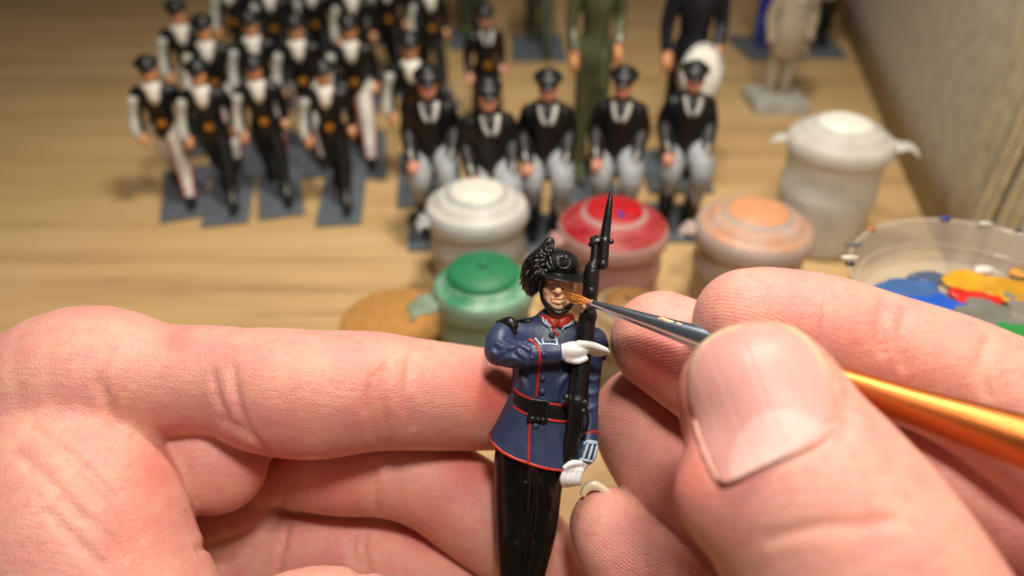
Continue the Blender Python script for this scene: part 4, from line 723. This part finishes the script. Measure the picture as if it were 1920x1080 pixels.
kA = soldier('toy_soldier', 'x', GK, 'astride', B_BLACK, B_GREY, B_FLESH2, (1.9, 2.4), {'cap', 'tie', 'cuffs'})
ks = [(1028, 133, 0, 'black tunic toy soldier with grey breeches, middle one of five, left of the red pot'), (800, 128, .12, 'black tunic toy soldier with grey breeches, leftmost of five, next to the marchers'), (914, 150, .06, 'black tunic toy soldier with grey breeches, second of five, directly behind the white paint pot'),
      (1172, 128, -.04, 'black tunic toy soldier with grey breeches, fourth of five, directly behind the red paint pot'), (1306, 118, -.14, 'black tunic toy soldier with grey breeches, rightmost of five, in front of the white drum')]
for i, (x, y, rz, l) in enumerate(ks): put(kA, x, y, 6.2, rz, l, i == 0, GK)
s_ = soldier('toy_soldier', 'black coated toy soldier striding alone behind the second black tunic soldier', None, 'march', B_BLACK, B_BLACK, B_FLESH2, (1.9, 3.6), {'cap', 'tie', 'buckle'}); put(s_, 908, 12, 5.8, .25, s_['label'], True)
s_ = soldier('toy_soldier', 'tall olive green toy soldier standing behind the middle of the black tunic row', None, 'stand', B_OLIVE, B_OLIVE, B_FLESH, (2.0, 2.6), {'cap', 'cuffs'})
c_ = SDF(); c_.tube([(0, 0, 3.0, .36), (0, 0, 2.6, .36), (.02, 0, 2.3, .34)], k=.1); c_.tube([(.25, -.38, 2.8, .1), (.22, -.42, 2.2, .1)], k=.2); lp('long_coat', c_, .07, B_OLIVE, s_); put(s_, 1098, 345, 10.5, .1, s_['label'], True, flat=1); s_.scale = (s_.scale[2] * .58, s_.scale[2] * .8, s_.scale[2])
s_ = soldier('toy_soldier', 'dark green toy soldier on a grey base, left of the tall olive one', None, 'march', B_DGREEN, B_DGREEN, B_FLESH, (2.2, 3.4), {'cap'}); put(s_, 1008, 92, 8.0, 0, s_['label'], True, flat=1)
s_ = soldier('toy_soldier', 'mottled green toy soldier at the top edge above the striding black coated one', None, 'stand', G('mottled_green_paint', (74, 92, 50)), B_DGREEN, B_FLESH, (2.2, 2.6), {'cap'}); put(s_, 888, 74, 8.4, .2, s_['label'], True, flat=1)
s_ = soldier('toy_soldier', 'dark navy toy drummer carrying a big white drum behind the rightmost black tunic soldier', None, 'stand', G('dark_navy_paint', (22, 24, 36)), B_BLACK, B_FLESH, (2.0, 2.6), {'cap'})
v, f = lathe([(0, -.3), (.52, -.3), (.56, -.26), (.56, .26), (.52, .3), (0, .3)], 28); v = np.array(v); a_ = 1.15; v = np.stack([v[:, 0], v[:, 1] * math.cos(a_) - v[:, 2] * math.sin(a_), v[:, 1] * math.sin(a_) + v[:, 2] * math.cos(a_)], 1) + [.12, -.78, 2.55]; mk('drum', v, f, B_WHITE, s_)
v, f = lathe([(.57, .2), (.61, .22), (.61, .3), (.55, .32)], 28); v = np.array(v); v = np.stack([v[:, 0], v[:, 1] * math.cos(a_) - v[:, 2] * math.sin(a_), v[:, 1] * math.sin(a_) + v[:, 2] * math.cos(a_)], 1) + [.12, -.78, 2.55]; mk('drum_hoop', v, f, B_STRIPE, s_); put(s_, 1262, 325, 9.8, 0, s_['label'], True, flat=1); s_.scale = (s_.scale[2] * .72, s_.scale[2] * .8, s_.scale[2])
s_ = soldier('toy_soldier', 'blue toy soldier with white coat front, left behind the stone coloured figure', None, 'stand', B_NAVY, G('royal_blue_paint', (24, 50, 140)), B_FLESH, (2.4, 3.4), {'cap', 'scarf'})
c_ = SDF(); c_.tube([(0, -.2, 4.1, .42), (0, -.25, 3.4, .42)], k=.1, n=2); lp('white_coat_front', c_, .07, B_WHITE, s_); put(s_, 1432, 92, 7.6, .1, s_['label'], True, flat=1)
s_ = soldier('toy_soldier', 'black toy soldier with white coat front, nearest the cloth partition', None, 'stand', B_BLACK, B_BLACK, B_FLESH, (2.4, 3.4), {'cap', 'scarf'})
c_ = SDF(); c_.tube([(0, -.2, 4.1, .44), (0, -.25, 2.9, .52)], k=.1, n=2); lp('white_coat_front', c_, .07, B_WHITE, s_); put(s_, 1526, 90, 6.6, -.1, s_['label'], True, flat=1)
s_ = soldier('toy_figure', 'unpainted stone coloured toy figure with long robe on a pale square base', None, 'stand', B_STONE, B_STONE, B_STONE, None, {'cap'}); s_['category'] = 'toy figure'
c_ = SDF(); c_.tube([(0, 0, 3.8, .55), (0, -.05, 2.9, .66), (0, 0, 2.3, .62)], k=.1); c_.tube([(.5, -.3, 3.4, .14), (.62, -.35, 2.2, .14)], k=.1); lp('robe', c_, .07, B_STONE, s_); v, f = boxm((0, -.1, .2), (1.05, 1.1, .26)); bevel(mk('square_base', v, f, B_PALE, s_, smooth=False), .08); put(s_, 1450, 196, 6.9, 0, s_['label'], True, flat=1)
# ================================================================== PAINT POTS
def frost(name, col, tr, rough=.5):
    m = bpy.data.materials.new(name); m.use_nodes = True; nt = m.node_tree; N, L = nt.nodes, nt.links; b = N['Principled BSDF']; out = N['Material Output']
    tc = N.new('ShaderNodeTexCoord'); n = N.new('ShaderNodeTexNoise'); n.inputs['Scale'].default_value = 1.6; n.inputs['Detail'].default_value = 4; L.new(tc.outputs['Object'], n.inputs[0])
    r = N.new('ShaderNodeValToRGB'); r.color_ramp.elements[0].position = .35; r.color_ramp.elements[1].position = .7; r.color_ramp.elements[0].color = (*[c * .86 for c in col], 1); r.color_ramp.elements[1].color = (*col, 1); L.new(n.outputs[0], r.inputs[0]); L.new(r.outputs[0], b.inputs['Base Color'])
    b.inputs['Roughness'].default_value = rough; b.inputs['Subsurface Weight'].default_value = .5; b.inputs['Subsurface Radius'].default_value = (1, 1, 1); b.inputs['Subsurface Scale'].default_value = .2
    t = N.new('ShaderNodeBsdfTransparent'); mx = N.new('ShaderNodeMixShader'); mx.inputs[0].default_value = tr; tl = N.new('ShaderNodeBsdfTranslucent'); tl.inputs[0].default_value = (*[min(1, c * 1.25) for c in col], 1); m2 = N.new('ShaderNodeMixShader'); m2.inputs[0].default_value = .12; L.new(b.outputs[0], m2.inputs[1]); L.new(tl.outputs[0], m2.inputs[2]); L.new(m2.outputs[0], mx.inputs[1]); L.new(t.outputs[0], mx.inputs[2]); L.new(mx.outputs[0], out.inputs[0]); return m
def pot(px_, py_, Hh, R, lidc, filmc, fillc, label, tabs=(), film2=None, tr=.30, fr=.52, nipple=False, tall=False, ring=None):
    p = T(px_, py_, Hh); org = (p[0], p[1], 0.0); t = thing('paint_pot', org, label, 'paint pot', 'small round plastic paint pots', absolute=False)
    Mb = frost('frosted_plastic_' + label.split()[0], lidc, tr); Mf = mat('paint_film_' + label.split()[0], filmc, .5, var=.10, vscale=2, bump=.2, bscale=3, col2=film2)
    bt = .0 ; zl = Hh - .95
    v, f = lathe([(0, .04), (.78 * R, .04), (.86 * R, .1), (.89 * R, .3), (.90 * R, zl * .5), (.93 * R, zl * .54), (.93 * R, zl * .62), (.90 * R, zl * .68), (.91 * R, zl - .25), (.92 * R, zl - .18), (.92 * R, zl - .06), (.88 * R, zl)], 48); mk('pot_body', v, f, Mb, t)
    v, f = lathe([(0, .1), (.74 * R, .12), (.78 * R, .3), (.80 * R, (zl - .3) * (.5 if tall else .85)), (0, (zl - .3) * (.55 if tall else .9))], 40); mk('paint_fill', v, f, mat('paint_fill_' + label.split()[0], fillc, .5, var=.15, vscale=2), t)
    v, f = lathe([(.93 * R, zl - .14), (.97 * R, zl - .12), (R, zl), (.995 * R, zl + .20), (.965 * R, zl + .33), (.91 * R, zl + .42), (.84 * R, zl + .48), (.78 * R, zl + .53), (.745 * R, zl + .63), (.68 * R, zl + .70), (.58 * R, zl + .73), (.50 * R, zl + .86), (.44 * R, zl + .91), (.2 * R, zl + .94), (0, zl + .95)], 56); mk('lid', v, f, Mb, t)
    # dried paint seen in the lid: a collar and a top disc just proud of the plastic
    v, f = lathe([(fr * R, zl + .93 - fr * .25), (fr * .96 * R, zl + .97 - fr * .19), (fr * .84 * R, zl + .965 - fr * .08), (fr * .4 * R, zl + .97), (0, zl + .98)], 48); mk('lid_top', v, f, Mf, t)
    if ring: v, f = lathe([(.93 * R, zl + .405), (.91 * R, zl + .432), (.842 * R, zl + .492), (.786 * R, zl + .542), (.752 * R, zl + .638), (.684 * R, zl + .712), (.60 * R, zl + .74)], 56); mk('paint_ring', v, f, mat('ring_' + label.split()[0], ring[0], .5, var=.2, vscale=1.6, col2=ring[1]), t)
    if ring: v, f = lathe([((.745 + .03) * R, zl + .50), (.775 * R, zl + .56), (.735 * R, zl + .64), (.715 * R, zl + .655)], 48); mk('dried_paint_line', v, f, mat('dried_' + label.split()[0], tuple(x * .55 for x in ring[0]), .5, var=.4, vscale=3), t)  # darker line of the ring colour along the lid's inner step
    if nipple: v, f = lathe([(.10 * R, zl + .94), (.09 * R, zl + 1.05), (.05 * R, zl + 1.09), (0, zl + 1.1)], 16); mk('lid_pip', v, f, Mf, t)
    for ang, L_, w in tabs:
        ca_, sa_ = math.cos(ang), math.sin(ang); V = []; nx, ny = 8, 5
        for i in range(nx + 1):
            for j in range(ny + 1):
                u, q = i / nx, j / ny - .5; rr = R * .96 + L_ * u; ww = w * (1 - .25 * u ** 2 + .12 * math.sin(u * 9 + w * 7)); z = zl + .12 - .25 * u ** 2 + .06 * math.sin(u * 7 + q * 5); V.append((rr * ca_ - q * ww * sa_, rr * sa_ + q * ww * ca_, z))
        Fc = [[i * (ny + 1) + j, i * (ny + 1) + j + 1, (i + 1) * (ny + 1) + j + 1, (i + 1) * (ny + 1) + j] for i in range(nx) for j in range(ny)]
        o = mk('hinge_tab', V, Fc, Mb, t, orient=False); m = o.modifiers.new('thick', 'SOLIDIFY'); m.thickness = .07
    return t
FR = lin(212, 215, 214)
pw = pot(893, 352, 3.4, 1.69, FR, lin(214, 210, 198), lin(190, 184, 174), 'white paint pot with a clouded white lid behind the green one', tabs=((3.5, .35, .7),), ring=(lin(200, 198, 190), lin(184, 182, 178)), tr=.28)
pg = pot(905, 500, 3.2, 1.42, lin(150, 180, 160), lin(34, 116, 76), lin(24, 90, 56), 'green paint pot with a domed green lid left of the figurine', tabs=((3.5, .75, .8), (.15, .6, .6)), nipple=True, fr=.70, ring=(lin(60, 140, 100), lin(150, 186, 164)))
pr_ = pot(1153, 388, 3.4, 1.72, lin(212, 166, 158), lin(170, 20, 26), lin(120, 16, 18), 'red paint pot with smeared red lid behind the rifle tip', tabs=((3.4, .4, .7),), ring=(lin(150, 14, 20), lin(170, 70, 72)))
pot(1423, 390, 3.4, 1.80, lin(214, 196, 186), lin(208, 146, 104), lin(150, 74, 56), 'flesh coloured paint pot with a peach lid behind the right index finger', tabs=((3.0, .45, .7),), ring=(lin(196, 142, 108), lin(184, 160, 148)))
pb = pot(1180, 560, 3.0, 1.25, lin(176, 160, 136), lin(136, 98, 50), lin(90, 60, 30), 'brown paint pot partly hidden behind the fingertips of the right hand', nipple=True, ring=(lin(140, 112, 70), lin(160, 140, 110)))
pt_ = pot(1588, 224, 4.7, 1.74, lin(232, 231, 224), lin(222, 220, 210), lin(206, 203, 192), 'tall clear paint pot with white lid beside the cloth partition', tabs=((2.9, .55, .5), (-.1, .9, .9)), tall=True, tr=.34)
# a smear of blue paint and a wet patch on the red lid
for (qx, qy), col_, rx, ry in (((1163, 400), lin(30, 60, 160), .06, .22), ((1182, 396), lin(196, 20, 20), .16, .18)):
    p = T(qx, qy, 3.43); S_ = SDF(); S_.ell((0, 0, 0), (rx, ry, .03), k=.01).ell((.03, -.12, 0), (rx * 1.3, ry * .5, .028), k=.03); V, Q, _ = S_.mesh(.018)
    l_ = np.array([p[0] - pr_.location[0], p[1] - pr_.location[1], 3.425 ]); mk('paint_smear', V + l_, Q, mat('smear', col_, .3), pr_)
# ================================================================== CORK COASTER
p = T(742, 600, .35); v, f = lathe([(0, 0), (1.62, 0), (1.7, .05), (1.7, .3), (1.62, .36), (0, .36)], 64); ck = mk('coaster', v, f, mat('cork', lin(182, 130, 68), .85, var=.2, vscale=6, bump=.6, bscale=14), origin=(0, 0, 0)); ck.location = (p[0], p[1], .002); tag(ck, 'round brown cork coaster on the table left of the green pot', 'coaster')
# ================================================================== PALETTE DISH ON AN UPTURNED CUP
DZ = 5.3; dc = T(1862, 538, DZ); DR = 2.78
M_CLEAR = frost('scuffed_clear_plastic', lin(214, 204, 190), .62, .08)
cup = thing('plastic_cup', (dc[0], dc[1], 0), 'upturned clear plastic cup that carries the paint palette', 'cup', absolute=False)
v, f = lathe([(1.9, .0), (2.0, .04), (1.95, .2), (1.7, 4.0), (1.6, DZ - 1.08), (0, DZ - 1.02)], 48); mk('cup_wall', v, f, M_CLEAR, cup); v, f = lathe([(1.9, .0), (2.08, .02), (2.12, .1), (2.05, .18), (1.9, .14)], 48); mk('cup_rim', v, f, M_CLEAR, cup)
dish = thing('palette_dish', (dc[0], dc[1], DZ - 1.0), 'round clear plastic palette dish with blobs of blue, gold, red and green paint', 'palette', absolute=False)
v, f = lathe([(0, 0), (DR * .86, 0), (DR * .90, .06), (DR * .94, .5), (DR * .985, .92), (DR, 1.0), (DR * 1.02, 1.02), (DR * 1.02, .96), (DR * .97, .5), (DR * .93, .04), (DR * .88, -.03), (0, -.03)], 72); mk('dish_shell', v, f, M_CLEAR, dish)
v, f = lathe([(DR * .90, .42), (DR * .925, .46), (DR * .925, .50), (DR * .90, .52)], 72); mk('inner_step', v, f, M_CLEAR, dish)
blobs = [(1700, 540, 88, 20, (58, 96, 150), 'b'), (1752, 520, 50, 12, (70, 86, 110), 'b'), (1756, 574, 72, 26, (20, 84, 190), 'b'), (1800, 604, 60, 16, (30, 52, 92), 'b'), (1832, 566, 52, 28, (200, 36, 26), 'r'), (1816, 530, 70, 22, (204, 150, 30), 'g'), (1900, 548, 80, 26, (196, 142, 30), 'g'),
         (1870, 604, 80, 36, (112, 112, 104), 'y'), (1940, 590, 60, 40, (122, 120, 110), 'y'), (1898, 628, 44, 16, (36, 128, 60), 'e'), (1842, 514, 26, 6, (210, 206, 196), 'w'), (1930, 520, 50, 12, (210, 150, 60), 'g'), (1665, 575, 40, 20, (60, 100, 160), 'b')]
for i, (x, y, wx, wy, colr, _k) in enumerate(blobs):
    p = T(x, y, DZ - .92); lx, ly = p[0] - dc[0], p[1] - dc[1]; sx_ = wx / F * 15 * .8; sy_ = wy / F * 15 / .62 * .95; S_ = SDF(); S_.ell((0, 0, 0), (sx_, sy_, .05), k=.05)
    for j in range(8): a = rs.random() * 6.28; S_.ell((sx_ * .95 * math.cos(a), sy_ * .95 * math.sin(a), 0), (sx_ * rs.uniform(.15, .45), sy_ * rs.uniform(.12, .35), rs.uniform(.04, .06)), k=.08)
    V, Q, _ = S_.mesh(.045); mk('paint_blob', V + [lx, ly, .05 + i * .012], Q, mat('palette_paint', lin(*colr), .35, var=.12, vscale=2, bump=.5, bscale=4, bdist=.05), dish)
cols = [(40, 66, 150), (200, 196, 188), (196, 110, 70), (30, 30, 34), (214, 206, 190), (150, 40, 30), (90, 100, 110), (226, 150, 90)]
for i in range(12):
    a = math.pi * (.05 + .95 * rs.random()); v, f = lathe([(0, 0), (.07, .0), (.06, .05), (0, .08)], 8); v = np.array(v) * [rs.uniform(.8, 3.2), rs.uniform(.5, 1.3), .8] + [DR * 1.01 * math.cos(a), DR * 1.01 * math.sin(a), 1.01]
    mk('paint_fleck', v, f, mat('fleck', lin(*cols[rs.randrange(8)]), .3), dish)
